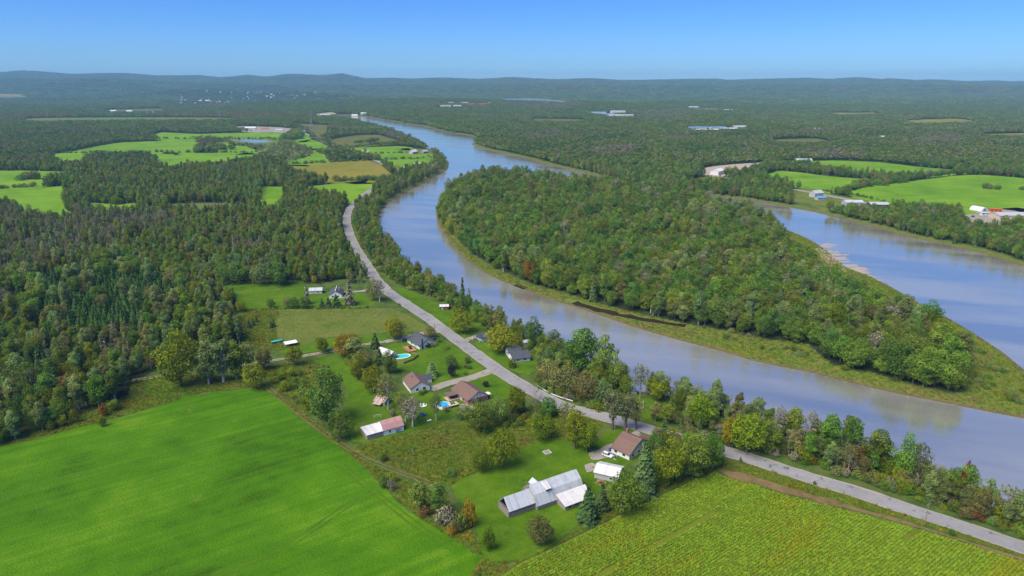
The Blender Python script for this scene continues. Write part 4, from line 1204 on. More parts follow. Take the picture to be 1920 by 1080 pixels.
# back-garden things
p = G(793, 760)
o = thing("fire_pit_pad", "round white patio pad with dark chairs on the lawn near the birches", "patio", (p[0], p[1], hz(*p) + 0.14), 0)
MB().disc(0, 0, -0.1, 0.08, 1.9, 1.9, 24).build("pad", "liner_white", o)
for k in range(3):
    t = k * 2.1; MB().box(math.cos(t) - .25, math.cos(t) + .25, math.sin(t) - .25, math.sin(t) + .25, 0.08, 0.85).build("chair", "dark_plastic", o)
p = G(792, 779)
o = thing("trampoline", "small blue round trampoline on the lawn behind the birches", "trampoline", (p[0], p[1], hz(*p) + 0.1), 0)
MB().disc(0, 0, 0.62, 0.72, 1.5, 1.5, 24, 0.8).build("padding", "tarp_blue", o)
MB().disc(0, 0, 0.64, 0.67, 1.2, 1.2, 24).build("mat", "dark_plastic", o)
for k in range(4):
    t = k * math.pi / 2; m = MB(); m.tube((1.4 * math.cos(t), 1.4 * math.sin(t), -0.1), (1.4 * math.cos(t), 1.4 * math.sin(t), 0.63), 0.05, 0.05, 6); m.build("leg", "steel", o)
p = G(805, 791)
o = thing("picnic_table", "white-topped picnic table at the foot of the lawn near the ditch", "table", (p[0], p[1], hz(*p) + 0.1), 0.7)
MB().box(-1.0, 1.0, -0.42, 0.42, 0.70, 0.78).build("table_top", "white_paint", o)
for s in (-1, 1):
    MB().box(-1.0, 1.0, s * 0.8 - 0.14, s * 0.8 + 0.14, 0.40, 0.46).build("bench", "timber", o)
    MB().box(s * 0.75 - .06, s * 0.75 + .06, -0.9, 0.9, 0.30, 0.40).build("brace", "timber", o)
    for q in (-1, 1):
        m = MB(); m.tube((s * 0.75, q * 0.75, -0.1), (s * 0.75, q * 0.3, 0.70), 0.05, 0.05, 5); m.build("leg", "timber", o)
p = G(702, 786)
o = thing("football_goal", "small white football goal on the lawn behind the pink-roofed shed", "goal", (p[0], p[1], hz(*p) + 0.1), 0.25)
for xx in (0, 3.0):
    m = MB(); m.tube((xx, 0, -0.1), (xx, 0, 1.9), 0.05, 0.05, 6); m.build("post", "white_paint", o)
    m = MB(); m.tube((xx, 0, 1.9), (xx, 1.2, 0), 0.03, 0.03, 5); m.build("stay", "white_paint", o)
m = MB(); m.tube((0, 0, 1.9), (3.0, 0, 1.9), 0.05, 0.05, 6); m.build("crossbar", "white_paint", o)
m = MB()
for k in range(13): m.tube((k * 0.25, 0.02, 1.88), (k * 0.25, 1.2, 0), 0.008, 0.008, 3)
for k in range(6): m.tube((0, k * 0.24, 1.9 - k * 0.38), (3, k * 0.24, 1.9 - k * 0.38), 0.008, 0.008, 3)
tag(m.build("net", "white_paint", o), kind="stuff")
p = G(810, 709.5)
o = thing("garden_ornament", "round white wicker garden seat on the lawn by the blue-green tree", "garden seat", G(810.0, 709) + (hz(*G(810, 709)) + 0.1,), 0.6)
m = MB(); m.disc(0, 0, 0.0, 0.45, 0.8, 0.8, 18); m.build("seat", "liner_white", o)
m = MB()
for k in range(9):
    t0, t1 = math.pi * k / 9, math.pi * (k + 1) / 9
    m.tube((0.8 * math.cos(t0), 0.8 * math.sin(t0), 0.9), (0.8 * math.cos(t1), 0.8 * math.sin(t1), 0.9), 0.12, 0.12, 6)
    m.tube((0.8 * math.cos(t0), 0.8 * math.sin(t0), 0.4), (0.8 * math.cos(t0), 0.8 * math.sin(t0), 0.9), 0.06, 0.06, 5)
m.build("backrest", "liner_white", o)

# -------- utility poles, rail
def upole(px, vtop, label, arm=True, mat="timber"):
    x, y = G(*px)
    h = max(6.5, top_z(y, vtop))
    o = thing("utility_pole", label, "pole", (x, y, hz(x, y)), math.radians(30))
    m = MB(); m.tube((0, 0, -0.5), (0, 0, h), 0.17, 0.11, 8); m.build("shaft", mat, o)
    if arm:
        c = MB().box(-1.0, 1.0, -0.06, 0.06, h - 0.75, h - 0.62).build("crossarm", "timber", o)
        for xx in (-0.85, 0.85, 0.3):
            m = MB(); m.tube((xx, 0, h - 0.62), (xx, 0, h - 0.45), 0.05, 0.035, 6); m.build("insulator", "liner_white", c)
    return o
upole((1734, 983), 943, "pale wooden utility pole on the verge of the maize field")
upole((1263, 769), 733, "wooden utility pole at the corner of the riverside lawn")
upole((1205, 776), 752, "short white post in the riverside lawn", False, "white_paint")
upole((1036, 738), 703, "wooden utility pole among the willows beside the road")
upole((815.7, 632), 606, "wooden utility pole at the drive of the orange-deck bungalow")
upole((671, 536), 516, "wooden utility pole in front of the trees by the road bend")
upole((641, 552), 524, "grey utility pole in front of the white house with slate gable")
upole((1152, 813), 791, "thin utility pole in front of the tall roadside pines")
gl = smooth_open(GP([(1008, 726), (1022, 735), (1040, 744), (1058, 750), (1074, 755)]), 2.0)
gr_ = thing("guard_rail", "long white steel guard rail on the outside of the road curve", "guard rail", (gl[0][0], gl[0][1], hz(*gl[0]) + 0.2), 0)
for i in range(len(gl) - 1):
    A, B = Vector((*(gl[i] - gl[0]), 0)), Vector((*(gl[i + 1] - gl[0]), 0)); d = B - A; an = math.atan2(d.y, d.x)
    q = MB().box(0, d.length, -0.05, 0.05, 0.45, 0.85).build("rail", "white_paint", gr_); q.location = A; q.rotation_euler[2] = an
    if i % 2 == 0:
        q = MB().box(-0.08, 0.08, 0.06, 0.2, -0.4, 0.75).build("post", "timber", gr_); q.location = A; q.rotation_euler[2] = an

# -------- flat rock ledges off the island's beach
rr_ = random.Random(5)
for k in range(44):
    t = k / 43
    u, v = 1540 + t * 92 + rr_.uniform(-8, 12), 459 + t * 68 + rr_.uniform(-5, 6)
    x, y = G(u, v, ZW)
    Lr, Wr = rr_.uniform(7, 20), rr_.uniform(2.2, 5.5)
    m = MB(); n = 11; ring = []
    for i in range(n):
        a_ = 2 * math.pi * i / n; q = rr_.uniform(0.75, 1.1); ring.append((math.cos(a_) * Lr / 2 * q, math.sin(a_) * Wr / 2 * q))
    m.v = [(a_ * 1.12, b_ * 1.2, -0.9) for a_, b_ in ring] + [(a_ * 0.92, b_ * 0.86, 0.16 + rr_.uniform(0, 0.14)) for a_, b_ in ring] + [(0, 0, 0.42)]
    for i in range(n):
        j = (i + 1) % n; m.f += [(i, j, n + j, n + i), (n + i, n + j, 2 * n)]
    o = m.build("rock_ledge", "rock")
    o.location = (x, y, ZW); o.rotation_euler[2] = rr_.uniform(-0.15, 0.25)
    tag(o, "flat brown rock ledge breaking the water off the island beach", "rock", "rock ledges off the island beach")

# ------------------------------------------------------------------ far farms, works and town
FAR_SPOTS = []
def far_house(name, label, cat, u, v, L, D, wh, rh, wallm, roofm, rz=0.5, group=None, z=None):
    x, y = G(u, v)
    FAR_SPOTS.append((x, y, max(L, D) * 0.75))
    o = thing(name, label, cat, (x, y, hz(x, y)), rz, group)
    pr = [(p - D / 2, zz) for p, zz in gable(D, wh, rh)]
    m = MB(); m.prism([(-D / 2, -1.5), (D / 2, -1.5)] + list(reversed(pr)), -L / 2, L / 2, 'x'); m.build("wall", wallm, o)
    roof_mesh(pr, -L / 2, L / 2, 'x', 0.5, 0.4, 0.3).build("roof", roofm, o)
    nwin = max(2, int(L / 4))
    for k in range(nwin):
        xx = -L / 2 + (k + 0.5) * L / nwin
        MB().box(xx - 0.7, xx + 0.7, -D / 2 - 0.08, -D / 2 + 0.02, 1.0, min(wh - 0.3, 2.3)).build("window", "glass", o)
    return o
far_house("barn", "long white farm building with a pale roof beyond the pond", "barn", 470, 243, 34, 10, 4, 3, "far_white", "far_white", 0.1)
far_house("barn", "red-roofed farm building beside the long white barn", "barn", 497, 244, 22, 10, 3.5, 3, "far_white", "far_red", 0.3)
far_house("farmhouse", "white farmhouse beside the red-roofed farm building", "house", 524, 246.5, 22, 10, 4, 3, "far_white", "far_grey", 0.1)
far_house("barn", "white-gabled barn with grey roof at the river-side farm", "barn", 775, 288, 18, 10, 4, 4, "far_grey", "far_white", 1.1)
far_house("barn", "small weathered barn at the river-side farm", "barn", 796, 287, 16, 8, 3.5, 3, "grey_board", "far_grey", 1.0)
far_house("farmhouse", "small white-roofed farmhouse among trees on the far road", "house", 683, 287, 18, 9, 3, 2, "far_white", "far_white", 0.0)
far_house("house", "white gabled house above the river trees beside the far road", "house", 782, 314, 13, 9, 4, 4, "far_white", "far_white", 0.6)
far_house("house", "pale-roofed house at the roadside below the yellow field", "house", 762, 320, 14, 9, 4, 4, "far_white", "far_white", 0.9)
far_house("camper_trailer", "white camper trailer in the clearing behind the mixed wood", "trailer", 486, 396, 8, 3, 2.4, 0.5, "far_white", "far_white", 0.2)
far_house("workshop", "white works building beside the sand lot", "building", 1345, 327, 26, 14, 6, 3, "far_white", "far_white", 0.9)
far_house("house", "long low tan house at the far end of the green fields", "house", 1506, 304, 30, 10, 3.5, 3, "tan_wall", "far_grey", 0.0)
far_house("house", "white house among trees behind the sand lot", "house", 1446, 299, 14, 9, 5, 3, "far_white", "far_white", 0.3)
far_house("house", "small white house among trees north of the sand lot", "house", 1384, 301, 12, 8, 4, 2.5, "far_white", "far_white", 0.4)
far_house("house", "grey two-storey house beside the gravel road on the far bank", "house", 1530, 369, 15, 10, 5.5, 3, "far_grey", "far_grey", 0.4)
far_house("shed", "low shed with a pale blue roof below the grey two-storey house", "shed", 1538, 374.5, 12, 7, 3, 1.5, "far_grey", "far_blue", 0.2)
far_house("workshop", "long shed with a light steel roof on the gravel road", "building", 1598, 385, 22, 12, 4.5, 2, "far_grey", "steel_roof", 0.0)
far_house("workshop", "dark-walled workshop with a grey roof on the gravel road", "building", 1645, 389, 22, 12, 4.5, 2, "slate_shingle", "far_grey", 0.0)
far_house("warehouse", "big grey-roofed warehouse with tan walls at the riverside yard", "building", 1890, 410, 34, 18, 4.5, 2, "far_tan", "far_grey", 0.05)
far_house("shipping_container", "orange shipping container beside the arched white shelter", "container", 1866, 397, 12.5, 3.4, 3.4, 0.2, "container_orange", "container_orange", -0.2)
far_house("camper_trailer", "white motorhome parked in the riverside yard", "trailer", 1846, 404, 10, 3, 3, 0.2, "far_white", "far_white", 0.1)
x, y = G(1846, 397)
o = thing("arched_shelter", "arched white storage shelter in the riverside yard", "shelter", (x, y, hz(x, y)), 0.35)
m = MB(); m.prism([(5.2 * math.cos(t), 5.0 * math.sin(t)) for t in [math.pi * k / 14 for k in range(15)]], 0, 15, 'y'); m.build("cover", "far_white", o)
MB().box(-2.0, 2.0, -0.12, -0.02, 0, 3.4).build("door", "far_blue", o)
FAR_SPOTS.append((x, y, 12))
car("parked_car", "dark car parked in front of the arched white storage shelter", (1822, 408), (1828, 407), "car_dark")
# water tower, church, works
def works(cells, label, group, rz=0.0):
    for (u, v, L, D, hgt, wm_, rm_) in cells:
        far_house("warehouse", label, "building", u, v, L, D, hgt, 1.5, wm_, rm_, rz, group)
works([(1310,243,60,26,8,"far_white","far_blue"),(1322,249,75,30,10,"far_white","far_white"),(1345,243,45,26,8,"far_white","far_blue"),(1365,246,50,30,9,"far_white","far_white"),(1385,242,40,25,8,"far_tan","far_white"),
    (1400,249,55,28,8,"far_grey","far_blue"),(1425,249,50,26,8,"far_white","far_white"),(1340,254,45,24,6,"far_white","far_white"),(1372,255,36,22,6,"far_white","far_white"),(1300,245,30,18,7,"far_white","far_blue")],
    "pale warehouse of the nearer factory estate beyond the river", "warehouses of the nearer factory estate")
works([(1122,214,70,34,10,"far_white","far_blue"),(1140,217,60,30,9,"far_white","far_blue"),(1158,213,70,36,10,"far_white","far_white"),(1170,219,80,34,8,"far_tan","far_white"),(1150,219.5,60,30,7,"far_tan","far_tan")],
    "large white and blue shed of the distant mill", "sheds of the distant mill")
works([(1300,206,50,30,16,"far_grey","far_white"),(1318,208,40,30,8,"far_white","far_white"),(1362,208,70,30,6,"far_white","far_white"),(1335,207,60,30,6,"far_tan","far_tan")],
    "grey shed of the gravel works on the plain", "sheds of the gravel works")
works([(836,207,60,26,8,"far_tan","far_tan"),(858,207,44,24,8,"far_white","far_white"),(884,206,34,20,12,"far_red","far_red"),(904,206,42,24,13,"far_red","far_red"),(872,204,40,24,8,"far_tan","far_white"),(846,204,34,20,8,"far_white","far_grey"),(918,204,22,14,8,"far_white","far_white")],
    "brick building of the riverside mill in the valley", "buildings of the riverside mill")
works([(675,194,110,40,9,"far_white","far_white"),(692,193,110,40,9,"far_white","far_white"),(670,196,60,30,8,"far_grey","far_white"),(611,217,45,18,5,"far_white","far_white")], "long white depot at the edge of the distant town", "depots of the distant town")
rt = random.Random(11)
for k in range(90):
    u = rt.gauss(490, 95); u = min(660, max(340, u)); v = 193 + rt.uniform(-7, 6) - (u - 485) * 0.004
    L = rt.uniform(8, 17)
    wm_ = rt.choice(["far_white", "far_tan", "far_tan", "far_grey", "far_grey"]); rm_ = rt.choice(["far_grey", "far_grey", "far_white", "far_tan", "far_red", "far_blue"])
    lab = "%s-walled house with a %s roof in the distant town" % (wm_[4:], rm_[4:])
    far_house("house", lab, "house", u, v, L, rt.uniform(9, 13), rt.uniform(5, 9), rt.uniform(2.5, 4.5), wm_, rm_, rt.uniform(0, 3), "%s-walled houses with %s roofs in the town" % (wm_[4:], rm_[4:]))
for u, v, lab in ((174,209,"pale house standing alone in the woods near the power line"),(243,211,"brick-fronted house in the woods near the power line"),(116,209,"grey house in the woods near the power line"),(288,214,"white house beside the power line pylons"),
    (213,211,"small white house among the dark woods"),(665,217,"white house on the river's upper bank"),(682,216,"grey house on the river's upper bank"),(855,196,"tall white house at the mill"),(780,198,"white house on the wooded hill by the mill"),
    (1655,262,"white-roofed house alone in the eastern woods"),(1682,262.5,"low white house alone in the eastern woods"),(1532,247,"green-roofed shed deep in the eastern woods")):
    far_house("house", lab, "house", u, v, 26, 12, 6, 4, "far_white", "far_white", 0.3)
x, y = G(392, 191)
o = thing("church", "white church with a tall pointed steeple above the distant town", "church", (x, y, hz(x, y)), 0.25)
pr = [(p - 6, z) for p, z in gable(12, 8, 6)]
m = MB(); m.prism([(-6, -2), (6, -2)] + list(reversed(pr)), -26, 0, 'x'); m.build("nave", "far_white", o)
roof_mesh(pr, -26, 0, 'x', 0.6, 0.3, 0.4).build("roof", "far_white", o)
MB().box(0.1, 6, -3, 3, -2, 18).build("tower", "far_white", o)
m = MB(); m.v = [(0.3,-2.8,18),(5.8,-2.8,18),(5.8,2.8,18),(0.3,2.8,18),(3,0,34)]; m.f = [(0,1,4),(1,2,4),(2,3,4),(3,0,4)]; m.build("steeple", "steel", o)
for k in range(4): MB().box(-24 + k * 6, -22 + k * 6, -6.15, -5.9, 2, 6.5).build("window", "glass", o)
FAR_SPOTS.append((x, y, 45))
far_house("parsonage", "large red-brick parsonage beside the white church", "building", 373, 191, 26, 13, 9, 4, "far_red", "far_red", 0.1)
x, y = G(333, 183)
o = thing("water_tower", "pale domed water tower on the wooded hill near the church", "tower", (x, y, hz(x, y)), 0)
m = MB(); m.tube((0, 0, -2), (0, 0, 30), 3.2, 2.6, 12); m.build("shaft", "far_white", o)
m = MB()
pr = [(2.6, 28), (9, 32), (10.5, 36), (9.5, 40), (6, 43), (0.3, 44.5)]
for (r0, z0), (r1, z1) in zip(pr[:-1], pr[1:]): m.tube((0, 0, z0), (0, 0, z1), r0, r1, 18, False)
m.build("tank", "far_white", o)
FAR_SPOTS.append((x, y, 12))
def pylon(u, v, vt, label):
    x, y = G(u, v)
    h = top_z(y, vt) - 0
    o = thing("power_pylon", label, "pylon", (x, y, hz(x, y)), 0.3)
    t = 0.22
    for sx in (-1, 1):
        for sy in (-1, 1):
            m = MB(); m.tube((sx * 4, sy * 4, -1), (sx * 1.0, sy * 1.0, h * 0.62), t, t * 0.8, 4); m.tube((sx * 1.0, sy * 1.0, h * 0.62), (sx * 0.4, sy * 0.4, h), t * 0.8, t * 0.6, 4); m.build("leg", "steel", o)
    m = MB()
    for k in range(7):
        z0, z1 = h * 0.62 * k / 7, h * 0.62 * (k + 1) / 7
        w0, w1 = 4 - 3 * k / 7, 4 - 3 * (k + 1) / 7
        for s in (-1, 1):
            m.tube((-w0, s * w0, z0), (w1, s * w1, z1), .1, .1, 3); m.tube((w0, s * w0, z0), (-w1, s * w1, z1), .1, .1, 3)
            m.tube((s * w0, -w0, z0), (s * w1, w1, z1), .1, .1, 3); m.tube((s * w0, w0, z0), (s * w1, -w1, z1), .1, .1, 3)
    tag(m.build("lattice", "steel", o), kind="stuff")
    for z in (0.68, 0.82, 0.95):
        m = MB(); m.box(-9 + z * 3, 9 - z * 3, -0.25, 0.25, h * z, h * z + 0.5); m.build("crossarm", "steel", o)
    FAR_SPOTS.append((x, y, 7))
pylon(584, 237, 208, "tall steel pylon standing in the woods beside the upper river")
pylon(413, 229, 211, "steel lattice pylon in the woods between pond and town")
pylon(276, 219, 204, "steel pylon beside the lone white house in the woods")
pylon(89, 220, 206, "steel pylon in the deep woods west of the lone grey house")

# ------------------------------------------------------------------ tree shapes (unit: metres, base at origin)
def rdir(r, n):
    v = r.normal(size=(n, 3)); return v / np.linalg.norm(v, axis=1)[:, None]

def leaves(r, C, N, size, droop=0.0):
    """one bent diamond per leaf spray: centres C, outward directions N"""
    n = len(C)
    nn = N + 0.75 * rdir(r, n); nn[:, 2] += 0.25
    nn /= np.linalg.norm(nn, axis=1)[:, None]
    t = np.cross(nn, rdir(r, n)); t /= np.linalg.norm(t, axis=1)[:, None] + 1e-9
    b = np.cross(nn, t)
    s = (size * r.uniform(0.6, 1.3, n))[:, None]
    a = r.uniform(0.55, 0.95, n)[:, None]
    bend = nn * s * 0.22
    V = np.stack([C - t * s - bend, C - b * s * a, C + t * s - bend, C + b * s * a], 1).reshape(-1, 3)
    Fq = np.arange(4 * n).reshape(-1, 4)
    return V, Fq

def tubes(segs, k=5):
    """segs: list of (p, q, r0, r1)"""
    V, Fs = [], []
    n = 0
    for p, q, r0, r1 in segs:
        p, q = np.array(p, float), np.array(q, float)
        d = q - p; d /= np.linalg.norm(d) + 1e-9
        a = np.cross(d, [0.3, 0.9, 0.2]); a /= np.linalg.norm(a) + 1e-9
        b = np.cross(d, a)
        th = np.arange(k) * 2 * math.pi / k
        ring = np.cos(th)[:, None] * a + np.sin(th)[:, None] * b
        V.append(p + ring * r0); V.append(q + ring * r1)
        i = np.arange(k)
        Fs.append(np.stack([n + i, n + (i + 1) % k, n + k + (i + 1) % k, n + k + i], 1))
        n += 2 * k
    return np.concatenate(V), np.concatenate(Fs)

SHAPES = {}        # name -> dict(h, crownV, crownF, tone, trunkV, trunkF)
def broadleaf(name, seed, h, R, base, nl, per, leaf, lean=0.0, lobe=(0.28, 0.46), top=0.62, sparse=0.0):
    """rounded crown of many leafy lobes carried on limbs"""
    r = np.random.default_rng(seed)
    ch = h - base
    L, segs = [], []
    tries = 0
    while len(L) < nl and tries < 4000:
        tries += 1
        d = rdir(r, 1)[0]; rad = r.uniform(0.25, 1) ** 0.5
        zt = d[2] * rad
        p = np.array([d[0] * R * rad * 0.74, d[1] * R * rad * 0.74, base + ch * (0.5 + 0.42 * zt)])
        f = (p[2] - base) / ch
        prof = math.sin(math.pi * min(1, max(0.04, f ** (math.log(0.5) / math.log(top))))) ** 0.42
        p[:2] *= prof
        lr = R * r.uniform(*lobe) * (0.75 + 0.35 * prof)
        if L and min(np.linalg.norm(p - q[0]) for q in L) < lr * 0.62: continue
        L.append((p, lr))
    C, N, T = [], [], []
    for p, lr in L:
        n = int(per * (lr / (R * 0.37)) ** 2)
        d = rdir(r, n)
        rr = lr * r.uniform(0.62, 1.08, n)
        c = p + d * rr[:, None] * np.array([1, 1, 0.85])
        tn = np.clip(r.normal(0.45, 0.16) + r.normal(0, 0.17, n), 0, 1)
        keep = np.ones(n, bool)
        for q, qr in L:
            if q is p: continue
            keep &= np.linalg.norm(c - q, axis=1) > qr * 0.62
        keep &= r.uniform(size=n) > sparse
        keep &= c[:, 2] > base * 0.55
        C.append(c[keep]); N.append(d[keep]); T.append(tn[keep])
    C = np.concatenate(C); N = np.concatenate(N); T = np.concatenate(T)
    V, Fq = leaves(r, C, N, leaf)
    tr = h * 0.018 + 0.06
    top_ = np.array([lean * h * 0.3, 0, base + ch * 0.55])
    mid = top_ * 0.5 + r.normal(0, 0.12, 3)
    segs = [((0, 0, -0.3), mid, tr * 1.25, tr * 0.85), (mid, top_, tr * 0.85, tr * 0.3)]
    for p, lr in L[:max(6, nl // 2)]:
        f = r.uniform(0.25, 0.9)
        s = mid * (1 - f) + top_ * f if p[2] > mid[2] else mid * 0.95
        j = s * 0.5 + p * 0.5 + np.array([0, 0, -0.1 * lr])
        segs += [(s, j, tr * 0.42, tr * 0.26), (j, p, tr * 0.26, tr * 0.06)]
    tv, tf = tubes(segs, 6)
    SHAPES[name] = dict(h=h, w=2 * R, cV=V, cF=Fq, tone=T, tV=tv, tF=tf)

def conifer(name, seed, h, R, levels, nb, dens, ragged=0.2, bare=0.06, droop=0.35):
    r = np.random.default_rng(seed)
    C, N, T, segs = [], [], [], []
    segs.append(((0, 0, -0.3), (0, 0, h * 0.97), h * 0.016 + 0.05, 0.02))
    for k in range(levels):
        f = k / (levels - 1)
        z = h * (bare + (0.97 - bare) * f)
        rad = R * (1 - f) ** 0.85 * r.uniform(1 - ragged, 1 + ragged * 0.5) + 0.12
        n = max(4, int(nb * (0.45 + 0.55 * (1 - f))))
        for a in np.arange(n) * 2 * math.pi / n + r.uniform(0, 6.28):
            rr = rad * r.uniform(0.75, 1.1)
            tip = np.array([math.cos(a) * rr, math.sin(a) * rr, z - droop * rr * r.uniform(0.5, 1.2)])
            m = max(2, int(dens * rr))
            t = r.uniform(0.15, 1.0, m)
            c = np.array([0, 0, z])[None] * (1 - t[:, None]) + tip[None] * t[:, None] + r.normal(0, 0.10 * R * 0.5, (m, 3))
            C.append(c); d = np.tile(np.array([math.cos(a), math.sin(a), 0.5]), (m, 1)); N.append(d)
            T.append(np.clip(r.normal(0.3, 0.12) + 0.35 * r.uniform(size=m), 0, 1))
            if k % 3 == 0: segs.append(((0, 0, z), tip, 0.03 + 0.004 * h, 0.01))
    C = np.concatenate(C); N = np.concatenate(N); T = np.concatenate(T)
    V, Fq = leaves(r, C, N, 0.20 + 0.028 * h)
    tv, tf = tubes(segs, 5)
    SHAPES[name] = dict(h=h, w=2 * R, cV=V, cF=Fq, tone=T, tV=tv, tF=tf)

def baretree(name, seed, h, R, twigs):
    r = np.random.default_rng(seed)
    trunk, br = [], []
    tr = h * 0.014 + 0.05
    p = np.array([0, 0, -0.3]); pts = [p]
    for i in range(5):
        p = p + np.array([r.normal(0, 0.25), r.normal(0, 0.25), h * 0.19]); pts.append(p)
    for i in range(5):
        trunk.append((pts[i], pts[i + 1], tr * (1 - i * 0.18), tr * (1 - (i + 1) * 0.18)))
    for i in range(twigs):
        f = r.uniform(0.22, 1.0)
        k = min(4, int(f * 5)); s = pts[k] + (pts[k + 1] - pts[k]) * (f * 5 - k)
        a = r.uniform(0, 6.28); ln = R * (1.1 - 0.6 * f) * r.uniform(0.6, 1.15)
        d = np.array([math.cos(a), math.sin(a), r.uniform(0.5, 1.4)])
        e = s + d * ln * 0.6
        br.append((s, e, tr * 0.38, tr * 0.2))
        for j in range(5):
            d2 = d + r.normal(0, 0.6, 3)
            e2 = e + d2 * ln * 0.42 * r.uniform(0.5, 1)
            s2 = s + (e - s) * r.uniform(0.5, 1)
            br.append((s2, e2, tr * 0.18, tr * 0.05))
            for q in range(2):
                br.append((e2, e2 + (d2 + r.normal(0, 0.7, 3)) * ln * 0.22, tr * 0.08, tr * 0.03))
    tv, tf = tubes(trunk, 6); bv, bf = tubes(br, 3)
    SHAPES[name] = dict(h=h, w=2 * R, cV=bv, cF=bf, tone=r.uniform(0.2, 0.9, len(bf)), tV=tv, tF=tf)

broadleaf("oak_a", 1, 15, 6.2, 0.3, 40, 150, 0.31, lobe=(0.18, 0.42), top=0.58)
broadleaf("oak_b", 2, 16, 5.6, 0.4, 42, 150, 0.30, lobe=(0.18, 0.40), top=0.54)
broadleaf("oak_c", 3, 14, 6.6, 0.2, 44, 145, 0.32, lobe=(0.16, 0.40), top=0.50)
broadleaf("oak_d", 4, 17, 5.4, 1.2, 38, 150, 0.31, lobe=(0.18, 0.42), top=0.62)
broadleaf("oak_e", 5, 13, 5.0, 0.2, 34, 150, 0.29, lobe=(0.18, 0.42), top=0.52)
broadleaf("poplar_a", 6, 18, 3.6, 0.5, 36, 100, 0.29, lobe=(0.26, 0.52), top=0.5)
broadleaf("poplar_b", 7, 19, 3.2, 2.2, 30, 100, 0.29, lobe=(0.26, 0.55), top=0.58)
broadleaf("airy", 8, 15, 5.0, 3.0, 30, 110, 0.29, lobe=(0.16, 0.34), top=0.6, sparse=0.45)
broadleaf("birch", 9, 15, 4.6, 2.8, 40, 100, 0.25, lobe=(0.18, 0.34), top=0.5, sparse=0.25)
broadleaf("willow", 10, 11, 6.4, 0.5, 44, 140, 0.29, lobe=(0.18, 0.34), top=0.46)
broadleaf("bush", 11, 3.2, 2.3, 0.2, 18, 70, 0.18, lobe=(0.3, 0.5), top=0.45)
broadleaf("bush_b", 12, 2.6, 2.6, 0.1, 20, 60, 0.20, lobe=(0.25, 0.45), top=0.4)
broadleaf("round", 13, 9, 4.4, 0.5, 40, 110, 0.25, lobe=(0.22, 0.42), top=0.48)
conifer("spruce_a", 20, 17, 3.6, 24, 12, 5.0)
conifer("spruce_b", 21, 15, 2.7, 22, 10, 5.0, 0.35)
conifer("young_pine", 22, 6.4, 2.5, 13, 11, 5.5, 0.25, 0.02)
conifer("cedar", 23, 7, 1.7, 16, 11, 7.0, 0.08, 0.01, 0.1)
conifer("thin_spruce", 24, 15, 2.6, 20, 8, 2.2, 0.5)
broadleaf("pine", 25, 19, 5.0, 3.6, 40, 100, 0.30, lobe=(0.16, 0.32), top=0.56, sparse=0.25)
baretree("bare_a", 30, 14, 4.6, 26)
baretree("bare_b", 31, 12, 3.4, 22)

_mc = {}
def crown_mesh(shape, col):
    k = ("c", shape, col)
    if k not in _mc:
        s = SHAPES[shape]
        _mc[k] = np_mesh("crown", s["cV"], s["cF"], ["leaf_" + col], tone=s["tone"])
    return _mc[k]
def trunk_mesh(shape, bark="bark"):
    k = ("t", shape, bark)
    if k not in _mc:
        s = SHAPES[shape]
        _mc[k] = np_mesh("trunk", s["tV"], s["tF"], [bark], smooth=True)
    return _mc[k]
def whole_mesh(shape, col, bark="bark"):
    s = SHAPES[shape]
    n = len(s["cV"])
    V = np.concatenate([s["cV"], s["tV"]])
    return np_mesh("tree_form", V, [s["cF"], s["tF"] + n], ["leaf_" + col, bark],
        np.concatenate([np.zeros(len(s["cF"])), np.ones(len(s["tF"]))]), np.concatenate([s["tone"], np.full(len(s["tF"]), 0.5)]))

def bark_of(shape, col):
    return {"birch": "birchbark", "bare_a": "greybark", "bare_b": "greybark", "airy": "greybark", "poplar_a": "greybark", "poplar_b": "birchbark"}.get(shape, "bark")

def put_tree(name, label, cat, group, x, y, shape, col, hh, ww=None, rz=None, bark=None):
    """a single tree: an empty at its foot with trunk and crown under it"""
    s = SHAPES[shape]
    sz = hh / s["h"]; sx = (ww / s["w"]) if ww else sz
    o = thing(name, label, cat, (x, y, hz(x, y)), random.uniform(0, 6.28) if rz is None else rz, group)
    o.scale = (sx, sx, sz)
    t = link(bpy.data.objects.new("trunk", trunk_mesh(shape, bark or bark_of(shape, col)))); t.parent = o
    c = link(bpy.data.objects.new("branches" if shape.startswith("bare") else "crown", crown_mesh(shape, col))); c.parent = o
    return o

# ------------------------------------------------------------------ forest scatter through geometry nodes
def forms_collection(name, specs):
    c = bpy.data.collections.new(name)
    for i, me in enumerate(specs):
        o = bpy.data.objects.new("tree_form_%03d" % i, me)
        c.objects.link(o)
    return c

